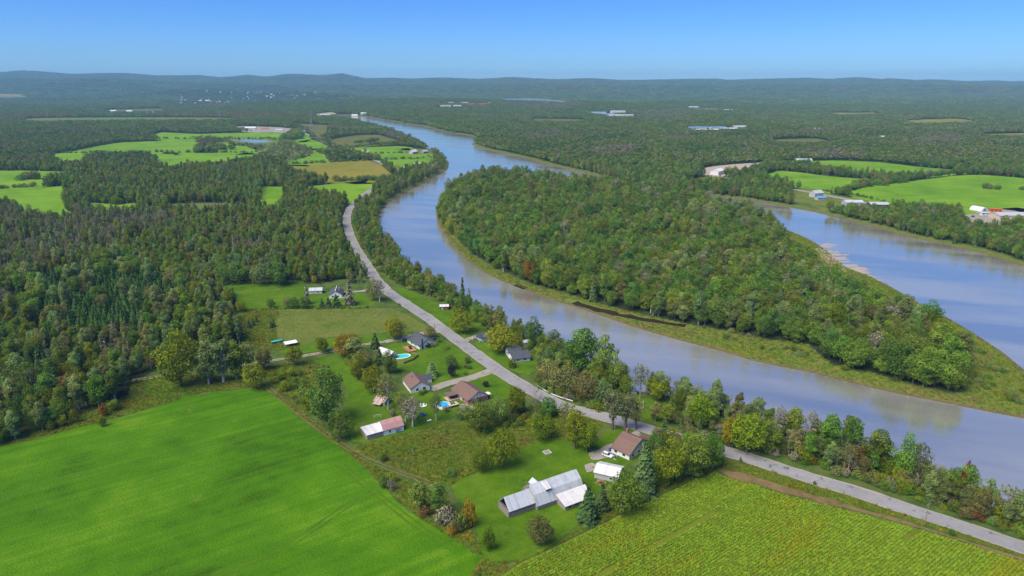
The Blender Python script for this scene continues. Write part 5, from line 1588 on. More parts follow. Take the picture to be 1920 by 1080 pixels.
def scatter_group(name, coll):
    ng = bpy.data.node_groups.new(name, 'GeometryNodeTree')
    ng.interface.new_socket("Geometry", in_out='INPUT', socket_type='NodeSocketGeometry')
    ng.interface.new_socket("Geometry", in_out='OUTPUT', socket_type='NodeSocketGeometry')
    N, L = ng.nodes, ng.links
    gi, go = N.new("NodeGroupInput"), N.new("NodeGroupOutput")
    ci = N.new("GeometryNodeCollectionInfo")
    ci.inputs["Collection"].default_value = coll
    ci.inputs["Separate Children"].default_value = True
    ci.inputs["Reset Children"].default_value = True
    ip = N.new("GeometryNodeInstanceOnPoints")
    ip.inputs["Pick Instance"].default_value = True
    def at(n, t):
        a = N.new("GeometryNodeInputNamedAttribute"); a.data_type = t; a.inputs["Name"].default_value = n
        return a.outputs[0]
    cx = N.new("ShaderNodeCombineXYZ"); L.new(at("rz", 'FLOAT'), cx.inputs[2])
    er = N.new("FunctionNodeEulerToRotation"); L.new(cx.outputs[0], er.inputs[0])
    L.new(gi.outputs[0], ip.inputs["Points"]); L.new(ci.outputs[0], ip.inputs["Instance"])
    L.new(at("form", 'INT'), ip.inputs["Instance Index"]); L.new(er.outputs[0], ip.inputs["Rotation"])
    L.new(at("size", 'FLOAT_VECTOR'), ip.inputs["Scale"])
    L.new(ip.outputs[0], go.inputs[0])
    return ng

def scatter(name, ng, x, y, form, size, z=None, extra=None):
    """size: (n,) or (n,3)"""
    n = len(x)
    if n == 0: return None
    z = Hh(x, y) if z is None else z
    me = bpy.data.meshes.new(name)
    me.vertices.add(n)
    me.vertices.foreach_set("co", np.stack([x, y, z], 1).astype(np.float32).ravel())
    a = me.attributes.new("form", 'INT', 'POINT'); a.data.foreach_set("value", np.asarray(form, np.int32))
    a = me.attributes.new("rz", 'FLOAT', 'POINT'); a.data.foreach_set("value", RNG.uniform(0, 6.28, n).astype(np.float32))
    size = np.asarray(size, float)
    if size.ndim == 1: size = np.stack([size] * 3, 1)
    a = me.attributes.new("size", 'FLOAT_VECTOR', 'POINT'); a.data.foreach_set("vector", size.astype(np.float32).ravel())
    o = link(bpy.data.objects.new(name, me))
    md = o.modifiers.new("scatter", 'NODES'); md.node_group = ng
    return tag(o, kind="stuff")

def jgrid(x0, x1, y0, y1, s):
    gx, gy = np.meshgrid(np.arange(x0, x1, s), np.arange(y0, y1, s))
    gx = gx.ravel() + RNG.uniform(-0.46, 0.46, gx.size) * s
    gy = gy.ravel() + RNG.uniform(-0.46, 0.46, gy.size) * s
    return gx, gy

def in_view(x, y, mu=90, mv=60):
    u, v = proj(x, y)
    return (u > -mu) & (u < 1920 + mu) & (v < 1080 + mv) & (v > 100)

# full-detail forms
FORM_SPEC = [("oak_a","green"),("oak_b","green"),("oak_c","green"),("oak_d","green"),("oak_e","green"),          # 0-4
    ("oak_a","deep"),("oak_b","deep"),("oak_d","deep"),                                                          # 5-7
    ("oak_b","olive"),("oak_e","olive"),                                                                         # 8-9
    ("oak_c","lime"),("oak_e","lime"),                                                                           # 10-11
    ("oak_e","gold"),("oak_d","rust"),("oak_b","red"),                                                           # 12-14
    ("poplar_a","bluegreen"),("poplar_b","bluegreen"),("poplar_a","olive"),("poplar_b","green"),                 # 15-18
    ("spruce_a","spruce"),("spruce_b","spruce"),("young_pine","pine"),("young_pine","pine"),                     # 19-22
    ("bare_a","grey"),("bare_b","grey"),("airy","grey"),("thin_spruce","grey"),("airy","olive"),                 # 23-27
    ("pine","duskpine"),("thin_spruce","duskpine"),("poplar_a","lime"),("poplar_a","green"),("oak_d","bluegreen"),("poplar_b","lime")]                                                              # 28-29
TREES_C = forms_collection("tree_forms", [whole_mesh(s, c, bark_of(s, c)) for s, c in FORM_SPEC])
TREES_NG = scatter_group("tree_scatter", TREES_C)
BASE_H = np.array([SHAPES[s]["h"] for s, c in FORM_SPEC])

def pick(weights, n):
    k = np.array(list(weights.keys())); w = np.array(list(weights.values()), float)
    return RNG.choice(k, n, p=w / w.sum())

MIX = dict(
  isleL={32:2,30:1,10:2,0:3,2:3,15:3,18:2,8:2,11:2,9:2,12:0.15},
  isleD={5:4,6:4,7:3,0:2,1:2,8:1.5,27:1,19:0.5},
  isle={0:5,1:5,2:6,3:4,4:3,5:4,6:4,7:2,8:1.5,9:1,10:0.9,12:0.1,13:0.1,17:0.6,25:0.6,27:0.6,23:0.2,14:0.02},
  isleR={0:4,1:3,15:3,16:2,25:2.5,27:2,5:2,8:2,23:0.5},
  mixed={30:4,31:4,32:2.5,33:2,0:3,1:2,2:3,3:3,4:4,6:0.5,7:0.5,8:2.5,9:2.5,10:1.8,11:1.5,15:3,16:2.5,17:2,18:3,19:0.25,20:0.35,25:1,27:1.2,12:0.15,13:0.12},
  aspen={30:2,31:3,33:1,15:4,16:3,18:3,3:2,17:1.5,27:1.2,10:0.8,0:1,8:1,20:0.4},
  dead={15:2.5,8:2.5,31:2,26:4,29:2,25:4,23:1.5,24:1.5,28:1,20:0.8,27:3,9:1.4,13:0.15},
  dark={5:3,6:3,7:2,19:1.5,20:2,0:3,28:1,8:2,15:2,11:1},
  plant={21:6,22:6,4:0.4,15:0.35,9:0.15},
  bank={0:3,3:3,4:3,6:2,8:2,15:2,17:1.5,18:2,25:1.6,27:1.6,10:1.3,23:0.7,12:0.15,20:0.5},
  bankR={15:3,17:2,16:2,3:2,27:3.5,25:1.6,23:1.0,18:3,10:2.2,11:1.5,14:0.04,13:0.1,8:2},
  rbank={5:3,6:3,0:3,7:2,19:1.5,20:1.5,8:2,27:1,3:2,15:1,25:0.6},
)
# one scatter list; each entry is a tree foot
TX, TY, TF, TS, TR = [], [], [], [], []      # x, y, form, size, region name
def add_trees(x, y, mix, lo, hi, region, wob=None):
    n = len(x)
    f = pick(MIX[mix], n) if isinstance(mix, str) else mix
    s = RNG.uniform(lo, hi, n)
    if wob is not None: s = s * wob
    TX.append(x); TY.append(y); TF.append(f); TS.append(s); TR.append(np.full(n, region))

# island
ib = ISLE_WOOD
x, y = jgrid(ib[:, 0].min(), ib[:, 0].max(), ib[:, 1].min(), ib[:, 1].max(), 6.9)
m = inside(ib, x, y) & in_view(x, y)
x, y = x[m], y[m]
u_, v_ = proj(x, y)
n1, n2 = noise2(x, y, 75, 21) + RNG.normal(0, 0.35, len(x)), noise2(x, y, 95, 24) + RNG.normal(0, 0.35, len(x))
kind = np.where(n1 > 0.75, 1, np.where(n2 > 0.7, 2, np.where(n2 < -0.65, 3, 0)))
kind = np.where((u_ > 1380) & (v_ < 620) & (n1 > 0.1), 1, kind)
hs = 1.0 + 0.16 * noise2(x, y, 70, 23)
for ki, mx in enumerate(("isle", "isleR", "isleL", "isleD")):
    k = kind == ki
    add_trees(x[k], y[k], mx, 0.68, 1.3, "isle", hs[k])

# left woods and everything up to 1250 m, spacing by distance
def default_wood(y0, y1, s):
    x, y = jgrid(-1.0 * y1, 1.0 * y1, y0, y1, s)
    m = in_view(x, y)
    x, y = x[m], y[m]
    m = ~is_clear(x, y)
    x, y = x[m], y[m]
    w, isl = wet(x, y)
    m = (w < -7.5) & ~isl
    x, y = x[m], y[m]
    m = (dist_poly(ROAD_NEAR, x, y, False, 30) > 7.5) & (dist_poly(ROAD_RIGHT, x, y, False, 30) > 12)
    return x[m], y[m]

x, y = default_wood(200, 1250, 5.1)
u_, v_ = proj(x, y)
zone = np.zeros(len(x), int)                                   # 0 mixed
PLANT = [(20,575),(70,525),(150,505),(230,498),(310,520),(335,560),(320,600),(250,625),(150,632),(60,625)]
zone[inside(np.array(PLANT, float), u_, v_)] = 1
zone[(zone == 0) & inside(np.array([(-200,405),(60,398),(230,400),(330,415),(330,440),(250,450),(230,480),(120,500),(60,520),(-200,540)], float), u_, v_)] = 2
zone[(zone == 0) & inside(np.array([(560,380),(640,380),(655,450),(690,500),(640,520),(560,480),(480,440)], float), u_, v_)] = 5
zone[(zone == 0) & inside(np.array([(250,590),(330,560),(330,520),(400,535),(455,590),(460,640),(400,690),(250,700)], float), u_, v_)] = 3
zone[(zone == 0) & (u_ < 110) & (v_ > 660)] = 4
zone[(zone == 0) & (u_ > 1150)] = 6
zone[(zone == 0) & (noise2(x, y, 120, 31) > 0.95)] = 2
zone[(zone == 0) & (noise2(x, y, 100, 32) > 0.8)] = 3
thin = RNG.uniform(size=len(x)) < 0.80
thin |= zone == 1
x, y, zone = x[thin], y[thin], zone[thin]
hs = 0.95 + 0.13 * noise2(x, y, 80, 33)
for zi, mx, lo, hi in ((0, "mixed", 0.6, 1.0), (1, "plant", 0.9, 1.35), (2, "dead", 0.6, 0.95), (3, "aspen", 0.75, 1.0), (4, "dark", 0.6, 1.0), (5, "mixed", 0.6, 0.95), (6, "rbank", 0.6, 1.0)):
    k = zone == zi
    add_trees(x[k], y[k], mx, lo, hi, ["woods", "plantation", "woods", "woods", "woods", "woods", "farbank"][zi], hs[k])

# river bank belts
def belt(px, s, mix, lo, hi, region, keep=1.0):
    P = np.array(GP(px))
    x, y = jgrid(P[:, 0].min(), P[:, 0].max(), P[:, 1].min(), P[:, 1].max(), s)
    m = inside(P, x, y)
    x, y = x[m], y[m]
    w, isl = wet(x, y)
    m = (w < -2.5) & (dist_poly(ROAD_NEAR, x, y, False, 30) > 7.0) & (RNG.uniform(size=len(x)) < keep)
    add_trees(x[m], y[m], mix, lo, hi, region)
belt([(668,380),(725,372),(714,395),(711,408),(722,448),(758,490),(812,530),(868,562),(928,600),(985,632),(1050,664),(1120,702),(1185,730),
      (1150,748),(1090,742),(1040,725),(1010,690),(1010,665),(975,645),(940,630),(900,606),(860,588),(820,560),(770,545),(740,528),(705,500),(682,470),(672,440),(664,415)], 4.8, "bank", 0.45, 0.8, "riverside", 0.85)
belt([(1205,728),(1262,736),(1400,794),(1500,829),(1600,855),(1700,889),(1800,929),(1920,969),(2060,1020),
      (2060,1052),(1920,1000),(1800,958),(1700,926),(1600,895),(1500,862),(1400,830),(1345,800),(1290,775)], 3.6, "bankR", 0.4, 0.85, "riverside", 0.95)
belt([(1180,900),(1225,860),(1270,845),(1340,850),(1352,868),(1290,895),(1240,918),(1190,940),(1165,955)], 6.5, "bank", 0.4, 0.72, "riverside", 0.75)
belt([(1212,796),(1250,782),(1292,772),(1345,805),(1352,832),(1300,818),(1240,806)], 4.6, "bank", 0.4, 0.75, "riverside", 0.8)
belt([(1216,818),(1270,832),(1342,852),(1345,866),(1280,862),(1228,842)], 5.0, "bank", 0.4, 0.7, "riverside", 0.8)
belt([(560,505),(600,500),(650,505),(690,520),(690,540),(650,530),(610,530),(575,535),(550,525)], 6.5, "mixed", 0.55, 0.85, "woods", 0.8)

TX, TY, TF, TS, TR = (np.concatenate(a) for a in (TX, TY, TF, TS, TR))

# ------------------------------------------------------------------ trees placed one by one around the houses, barn and river bank
HT = [
 # foot u, v, height px, width px, shape, colour, label
 (1102,978,66,46,"spruce_a","spruce","stout dark spruce at the end of the barn's lean-to","spruce_tree"),
 (1129,957,50,30,"spruce_b","spruce","slim dark spruce between the barn and the small garage","spruce_tree"),
 (1168,964,84,74,"oak_c","green","broad bright green tree between garage and maize field","broadleaf_tree"),
 (1206,926,98,56,"spruce_a","spruce","tall dark evergreen beside the farmhouse at the maize edge","spruce_tree"),
 (1252,912,88,62,"oak_a","lime","yellow-green maple at the maize edge beside the tall evergreen","broadleaf_tree"),
 (1298,898,88,66,"oak_b","green","dense green maple at the maize edge near the road","broadleaf_tree"),
 (1333,880,72,50,"oak_c","green","green maple at the very corner of maize field and road","broadleaf_tree"),
 (1228,872,70,44,"oak_e","deep","dark broadleaf tree right behind the farmhouse","broadleaf_tree"),
 (1255,842,40,34,"oak_c","lime","small yellow-green tree beside the farmhouse gable","broadleaf_tree"),
 (1243,832,44,24,"spruce_b","spruce","dark spruce between farmhouse and road","spruce_tree"),
 (1290,842,48,44,"willow","olive","grey-green rounded tree on the road's inner side","broadleaf_tree"),
 (1320,850,46,36,"oak_e","green","small green tree on the road's inner side","broadleaf_tree"),
 (1400,850,82,74,"oak_c","lime","large golden-green maple spreading over the road edge","broadleaf_tree"),
 (1368,838,62,36,"oak_e","gold","orange-gold maple beside the large golden-green maple","broadleaf_tree"),
 (1440,850,66,44,"oak_b","green","green tree beside the large golden-green maple","broadleaf_tree"),
 (1312,800,62,60,"oak_a","lime","round yellow-green tree between riverside lawn and road","broadleaf_tree"),
 (1338,792,90,28,"poplar_a","bluegreen","tall grey-green poplar on the bank with a full narrow crown","poplar_tree"),
 (1420,788,60,26,"poplar_b","bluegreen","poplar leaning over the water with a ragged top","poplar_tree"),
 (1383,788,66,18,"poplar_b","olive","very slender olive poplar on the bank","poplar_tree"),
 (1365,780,46,20,"bare_b","grey","dead black forked tree on the river bank","bare_tree"),
 (1234,748,52,50,"oak_a","lime","yellow-green tree at the water below the riverside lawn","broadleaf_tree"),
 (1281,752,52,30,"oak_d","green","green tree beside the utility pole on the bank","broadleaf_tree"),
 (1305,765,54,22,"airy","grey","almost leafless grey tree on the bank","broadleaf_tree"),
 (1200,745,70,36,"airy","olive","tall thin-crowned olive tree beside the tiny blue-roofed hut","broadleaf_tree"),
 (1456,838,86,36,"airy","grey","tall pale grey thin tree between road and river","broadleaf_tree"),
 (1484,836,82,34,"poplar_a","green","tall green tree next to the pale grey thin tree","poplar_tree"),
 (1516,842,82,32,"airy","grey","slim silvery tree half leafless on the bank","broadleaf_tree"),
 (1552,858,92,36,"poplar_a","green","tall leafy poplar standing clear against the river","poplar_tree"),
 (1592,866,92,42,"oak_d","green","forked tall green tree standing clear against the river","broadleaf_tree"),
 (1583,860,94,20,"poplar_b","olive","slim olive tree beside the forked tall tree","poplar_tree"),
 (1640,885,86,54,"oak_d","green","tall green tree with an open trunk on the bank","broadleaf_tree"),
 (1690,905,92,50,"oak_a","green","spreading green tree with bare lower limbs on the bank","broadleaf_tree"),
 (1716,912,94,44,"airy","olive","thin-crowned olive tree beside the spreading green tree","broadleaf_tree"),
 (1742,920,58,32,"airy","grey","low brown-grey thin tree on the bank","broadleaf_tree"),
 (1775,925,54,26,"bare_b","grey","leafless grey tree between the bank poplars","bare_tree"),
 (1808,938,76,38,"oak_d","green","upright maple on the bank next to the red-topped one","broadleaf_tree"),
 (1802,936,82,16,"oak_b","red","maple turning red at its top on the bank","broadleaf_tree"),
 (1846,952,62,40,"oak_b","green","green maple on the bank near the maize verge pole","broadleaf_tree"),
 (1885,978,76,52,"airy","olive","wide thin olive tree at the bend of the bank","broadleaf_tree"),
 (1912,985,78,34,"poplar_a","bluegreen","grey-green poplar at the end of the bank row","poplar_tree"),
 (1148,806,82,50,"pine","duskpine","tall open pine beside the road opposite the riverside lawn","pine_tree"),
 (1172,808,78,48,"pine","duskpine","second tall open pine in the roadside pair","pine_tree"),
 (1192,806,66,40,"pine","olive","brownish open pine nearest the riverside lawn","pine_tree"),
 (1078,842,78,46,"oak_d","lime","loose yellow-green tree at the lawn edge by the road","broadleaf_tree"),
 (1100,848,62,42,"oak_e","lime","low yellow-green tree at the lawn edge by the road","broadleaf_tree"),
 (1062,800,50,40,"airy","olive","thin yellowing tree between meadow and road","broadleaf_tree"),
 (1017,824,48,46,"round","lime","perfectly round yellow-green tree in the meadow","broadleaf_tree"),
 (1002,782,54,32,"bare_a","grey","leafless spreading grey tree in the meadow by the road","bare_tree"),
 (940,876,76,64,"oak_c","lime","big yellow-green bushy tree at the edge of the barn lawn","broadleaf_tree"),
 (903,884,48,42,"willow","lime","low yellow-green tree leaning from the big bushy one","broadleaf_tree"),
 (900,810,64,54,"oak_c","green","full green tree below the brick bungalow","broadleaf_tree"),
 (934,796,54,46,"willow","deep","dark spreading tree below the brick bungalow","broadleaf_tree"),
 (968,778,56,42,"oak_e","lime","bright green tree beside the leafless grey tree","broadleaf_tree"),
 (1030,782,40,34,"oak_e","deep","dark green tree at the roadside behind the leafless one","broadleaf_tree"),
 (870,785,26,34,"willow","bluegreen","low grey-green thicket tree by the ditch","broadleaf_tree"),
 (787,960,60,34,"poplar_a","deep","dark narrow tree in the hedge between hayfield and barn lawn","broadleaf_tree"),
 (822,968,64,40,"oak_d","deep","dark ragged tree in the hedge beside the narrow one","broadleaf_tree"),
 (1013,1024,58,50,"round","olive","round olive-gold tree alone on the lawn by the maize","broadleaf_tree"),
 (612,795,104,82,"oak_a","deep","massive dark green tree beside the farm track","broadleaf_tree"),
 (640,824,56,54,"willow","green","low spreading green tree under the massive dark one","broadleaf_tree"),
 (584,768,34,30,"bush","lime","yellow-green bush at the foot of the massive dark tree","shrub"),
 (478,729,50,44,"round","lime","lime-green round tree at the corner of the hayfield","broadleaf_tree"),
 (340,725,102,84,"oak_a","lime","great golden-green oak at the edge of the mixed wood","broadleaf_tree"),
 (393,722,88,38,"poplar_a","bluegreen","blue-green poplar beside the great golden-green oak","poplar_tree"),
 (420,718,90,38,"poplar_b","bluegreen","white-stemmed tall poplar in the group by the track","poplar_tree"),
 (444,712,78,36,"poplar_a","green","green poplar at the end of the group by the track","poplar_tree"),
 (466,694,54,34,"oak_d","olive","olive tree beside the sandy track","broadleaf_tree"),
 (496,694,48,32,"oak_e","olive","small olive tree where the sandy track meets the wheel ruts","broadleaf_tree"),
 (535,733,18,18,"bush","lime","lime-green bush in the tan meadow","shrub"),
 (553,684,38,32,"round","lime","lime-green tree standing over the sandy track","broadleaf_tree"),
 (605,661,32,26,"oak_e","lime","small yellow-green tree beside the mown strip","broadleaf_tree"),
 (652,668,44,52,"round","gold","golden domed tree behind the garden trees","broadleaf_tree"),
 (664,672,42,34,"poplar_a","bluegreen","grey-green tree in front of the golden domed tree","broadleaf_tree"),
 (680,694,40,38,"oak_e","olive","brownish tree in the garden row","broadleaf_tree"),
 (700,736,56,46,"oak_c","lime","yellow-green garden tree in front of the arched white garage","broadleaf_tree"),
 (672,712,48,36,"oak_a","lime","yellow-green tree at the lawn side of the garden row","broadleaf_tree"),
 (730,700,44,34,"oak_b","deep","dark tree at the end of the garden row","broadleaf_tree"),
 (740,638,46,42,"oak_a","lime","yellow-green tree in the fallow meadow corner","broadleaf_tree"),
 (753,641,36,32,"airy","olive","grey-green tree behind the slate-roofed bungalow","broadleaf_tree"),
 (704,652,28,19,"cedar","spruce","clipped dark cedar beside the arched white garage","cedar_tree"),
 (712,682,28,22,"spruce_b","spruce","dark spruce in front of the arched white garage","spruce_tree"),
 (806,634,24,24,"round","olive","olive bushy tree at the roadside drive","broadleaf_tree"),
 (728,768,72,48,"birch","olive","large birch with tawny leaves beside the tumbledown shed","birch_tree"),
 (761,790,62,46,"birch","olive","birch with tawny leaves nearest the white bungalow","birch_tree"),
 (774,800,60,44,"birch","grey","thin grey birch behind the pink-roofed shed","birch_tree"),
 (818,789,56,28,"birch","olive","slender birch beside the round blue pool","birch_tree"),
 (846,692,28,25,"round","deep","round dark green tree on the lawn by the driveway","broadleaf_tree"),
 (847,707,24,16,"round","purple","small dark purple tree on the lawn by the driveway","broadleaf_tree"),
 (810,706,28,28,"spruce_a","bluegreen","blue-green garden spruce on the lawn","spruce_tree"),
 (866,624,50,54,"oak_c","lime","golden-crowned broad tree on the roadside lawn","broadleaf_tree"),
 (938,660,54,66,"oak_c","lime","wide golden-green tree over the dark-roofed carport","broadleaf_tree"),
 (700,563,44,30,"willow","olive","olive tree at the roadside by the white house drive","broadleaf_tree"),
 (712,566,46,28,"birch","grey","thin greyish tree at the roadside by the white house drive","broadleaf_tree"),
 (1092,706,98,62,"oak_d","green","towering green poplar between the river and the road","broadleaf_tree"),
 (1132,712,92,58,"oak_b","green","towering spreading tree close to the river","broadleaf_tree"),
 (1160,728,64,44,"oak_e","green","green tree at the water beside the towering ones","broadleaf_tree"),
 (1028,716,44,52,"willow","olive","dome of olive willow beside the road bend","broadleaf_tree"),
 (1062,738,54,62,"willow","olive","wide olive willow at the guard rail","broadleaf_tree"),
 (1098,752,58,58,"willow","olive","large grey-olive willow beyond the guard rail","broadleaf_tree"),
 (1128,756,46,46,"willow","bluegreen","grey-green willow at the end of the guard rail","broadleaf_tree"),
 (1040,664,52,40,"oak_b","green","green tree behind the stepped-roof bungalow","broadleaf_tree"),
 (1000,650,58,40,"oak_a","deep","dark green tree at the river behind the grey board shed","broadleaf_tree"),
 (868,582,64,16,"spruce_b","duskpine","thin spire-like spruce on the bank","spruce_tree"),
 (880,584,46,18,"thin_spruce","grey","dead grey spruce on the bank","spruce_tree"),
 (508,578,20,17,"round","green","small round tree alone on the big lawn","broadleaf_tree"),
 (540,578,22,18,"round","olive","first olive tree of the low lawn row","broadleaf_tree"),
 (553,578,22,20,"round","deep","dark round tree in the low lawn row","broadleaf_tree"),
 (571,578,23,22,"round","deep","dark double tree ending the low lawn row","broadleaf_tree"),
 (604,577,17,13,"cedar","spruce","smallest cedar in front of the white house","cedar_tree"),
 (616,577,19,16,"cedar","spruce","middle cedar in front of the white house","cedar_tree"),
 (631,576,24,18,"cedar","spruce","tallest cedar in front of the white house","cedar_tree"),
 (441,582,20,18,"spruce_a","spruce","dark spruce where the lawn meets the wood","spruce_tree"),
 (576,570,38,17,"thin_spruce","grey","dying grey spruce beside the long tan shed","spruce_tree"),
 (656,572,46,27,"thin_spruce","grey","wide dying spruce in front of the drive","spruce_tree"),
 (420,532,42,40,"oak_c","deep","first of two great dark maples behind the lawn","broadleaf_tree"),
 (449,532,42,40,"oak_a","deep","second of two great dark maples behind the lawn","broadleaf_tree"),
 (490,534,44,42,"oak_c","bluegreen","silver-green great maple behind the lawn","broadleaf_tree"),
 (525,535,44,44,"oak_b","deep","dark great maple beside the silver-green one","broadleaf_tree"),
 (467,615,15,10,"spruce_a","spruce","lowest of three small spruces in the goldenrod","spruce_tree"),
 (475,611,14,9,"spruce_a","spruce","middle of three small spruces in the goldenrod","spruce_tree"),
 (481,605,13,9,"spruce_b","spruce","top one of three small spruces in the goldenrod","spruce_tree"),
 (508,615,13,12,"spruce_a","spruce","bushy small spruce alone in the goldenrod","spruce_tree"),
 (513,613,16,9,"spruce_b","spruce","pointed small spruce touching the bushy one","spruce_tree"),
]
for u, v, hp, wp, shp, colr, lab, nm in HT:
    x, y = G(u, v)
    zc = y * CP + CAMH * SP
    put_tree(nm, lab, "shrub" if nm == "shrub" else "tree", None, x, y, shp, colr, max(1.2, top_z(y, v - hp)), wp * zc / F * 1.08)

# ------------------------------------------------------------------ single shrubs
HS = [
 (835,982,26,44,"bush_b","grey","leafless grey bramble clump in the hedge by the hayfield"),
 (880,988,48,28,"bush","gold","yellow-gold tall shrub in the hedge by the barn"),
 (855,1000,26,24,"bush","olive","olive shrub in the hedge by the barn"),
 (868,992,30,26,"bush","deep","dark shrub behind the yellow-gold one"),
 (848,1004,16,22,"bush_b","gold","low yellow shrub at the hayfield edge"),
 (916,1032,40,25,"bush","lime","yellow-green shrub alone at the tip of the hedge"),
 (734,905,16,26,"bush_b","lime","yellow-green shrub beside the wheel ruts"),
 (722,915,18,24,"bush_b","deep","dark shrub beside the wheel ruts"),
 (735,920,18,20,"bush_b","grey","grey-brown shrub beside the wheel ruts"),
 (795,968,16,32,"bush_b","rust","orange-brown shrub under the dark narrow hedge tree"),
 (720,866,14,16,"bush","deep","dark round bush at the goldenrod meadow edge"),
 (846,893,14,22,"bush_b","deep","dark low bush in the meadow by the barn lawn"),
 (1260,772,14,18,"bush","olive","tan bush at the foot of the lawn-corner pole"),
 (1272,760,28,18,"bush","lime","yellow-green upright bush behind the lawn-corner pole"),
 (880,692,8,10,"bush","deep","first clipped bush by the driveway mouth"),
 (872,703,7,8,"bush","deep","second clipped bush by the driveway mouth"),
 (873,690,6,9,"bush","rust","small rust-coloured bush by the driveway mouth"),
 (911,725,11,13,"round","purple","dark purple round bush on the lawn in front of the brick bungalow"),
 (876,681,12,12,"round","deep","small round tree-like bush at the roadside corner"),
 (838,655,7,13,"bush_b","green","low flower bush on the bungalow lawn"),
 (789,741,10,10,"bush","deep","dark bush against the white bungalow gable"),
 (797,737,8,9,"bush","deep","dark bush at the corner of the white bungalow"),
 (803,652,9,9,"bush","purple","dark bush against the slate-roofed bungalow gable"),
 (811,651,9,9,"bush","lime","light bush against the slate-roofed bungalow gable"),
 (823,642,7,11,"bush_b","deep","low dark bush by the parked dark car"),
 (836,772,10,14,"bush_b","olive","olive bush between blue pool and slender birch"),
 (736,780,12,14,"bush_b","grey","greyish bush under the large birch"),
 (960,690,16,16,"bush","lime","yellow-green bush in front of the stepped-roof bungalow"),
 (1388,867,10,8,"spruce_b","spruce","tiny spruce on the verge above the stubble"),
 (1783,1004,12,12,"bush","deep","dark weed clump on the verge by the maize pole"),
 (1527,910,8,6,"bush","deep","small weed clump on the maize verge"),
 (180,762,26,20,"oak_e","lime","yellow sapling at the hayfield margin"),
 (196,780,22,18,"bush","gold","gold-tinged sapling at the hayfield margin"),
 (212,770,24,22,"oak_e","green","green sapling at the hayfield margin"),
 (192,800,20,14,"bush","lime","lime sapling nearest the hayfield"),
 (118,800,24,16,"oak_e","lime","lime sapling beside the dark woods"),
 (140,792,24,18,"bush","lime","lime bush beside the dark woods"),
 (98,806,18,16,"bush","lime","low lime bush beside the dark woods"),
 (185,738,30,16,"poplar_a","lime","slim yellow sapling at the wood edge"),
 (210,726,26,20,"oak_e","lime","yellow sapling at the wood edge"),
 (120,740,36,60,"willow","rust","wide rust-brown thicket at the edge of the dark woods"),
 (90,736,40,40,"willow","rust","tawny thicket in the dark woods"),
 (208,700,50,42,"oak_b","olive","pale olive tree standing before the aspen trunks"),
]
for u, v, hp, wp, shp, colr, lab in HS:
    x, y = G(u, v)
    zc = y * CP + CAMH * SP
    s = SHAPES[shp]; H_ = max(0.6, top_z(y, v - hp)); sx = wp * zc / F / s["w"] * 1.08
    o = thing("shrub", lab, "shrub", (x, y, hz(x, y)), random.uniform(0, 6), None)
    o.scale = (sx, sx, H_ / s["h"])
    t = link(bpy.data.objects.new("stem", trunk_mesh(shp, "bark"))); t.parent = o
    c = link(bpy.data.objects.new("foliage", crown_mesh(shp, colr))); c.parent = o

# ------------------------------------------------------------------ nearest trees of each wood stand as single trees, the rest is one mass per wood
u_, v_ = proj(TX, TY)
vis = (u_ > 5) & (u_ < 1915) & (v_ < 1075)
dist = np.hypot(TX, TY)
con = np.isin(TF, [19, 20, 21, 22, 26, 29])
single = np.zeros(len(TX), bool)
show = dist / (TS * BASE_H[TF])
for msk, quota in ((vis & ~con, 170), (vis & con, 60)):
    idx = np.nonzero(msk)[0]
    idx = idx[np.argsort(show[idx])][:quota]
    single[idx] = True
COLWORD = {"green": "green", "deep": "dark green", "olive": "olive green", "lime": "yellow-green", "gold": "golden", "rust": "rust-brown", "red": "red", "bluegreen": "blue-green",
           "spruce": "dark", "pine": "young green", "grey": "grey, thinly leaved", "duskpine": "dull green"}
SHAPEWORD = {"oak": "broad", "pop": "tall slender", "spr": "pointed", "you": "bushy", "bar": "bare", "air": "thin-crowned", "thi": "sparse pointed", "pin": "high-crowned"}
PLACE = {"isle": "in the wood on the river island", "woods": "in the mixed wood behind the hayfield", "plantation": "in the young pine plantation", "farbank": "on the river's far bank",
         "riverside": "in the tree belt between road and river"}
for i in np.nonzero(single)[0]:
    s, c = FORM_SPEC[TF[i]]
    conif = s.startswith(("spruce", "young", "thin", "pine"))
    noun = "conifer" if conif else "tree"
    nm = "pine_tree" if s.startswith(("young", "pine")) else "spruce_tree" if conif else "bare_tree" if s.startswith("bare") else "poplar_tree" if s.startswith("poplar") else "broadleaf_tree"
    lab = "%s %s %s %s" % (SHAPEWORD[s[:3]], COLWORD[c] if not s.startswith("bare") else "grey leafless", noun, PLACE[TR[i]])
    put_tree(nm, lab, "tree", lab.replace("tree ", "trees ", 1).replace("conifer ", "conifers ", 1), float(TX[i]), float(TY[i]), s, c, float(TS[i] * BASE_H[TF[i]]), bark=bark_of(s, c))
for reg, nm in (("isle", "island_wood"), ("woods", "mixed_wood"), ("plantation", "pine_plantation"), ("farbank", "far_bank_wood"), ("riverside", "riverside_wood")):
    k = (TR == reg) & ~single
    wd = 0.82 if reg == 'woods' else 1.0
    sz = np.array([wd, wd, 1.0]) * TS[k][:, None] * np.stack([RNG.uniform(0.75, 1.25, k.sum()), RNG.uniform(0.75, 1.25, k.sum()), RNG.uniform(0.78, 1.2, k.sum())], 1)
    scatter(nm, TREES_NG, TX[k], TY[k], TF[k], sz)

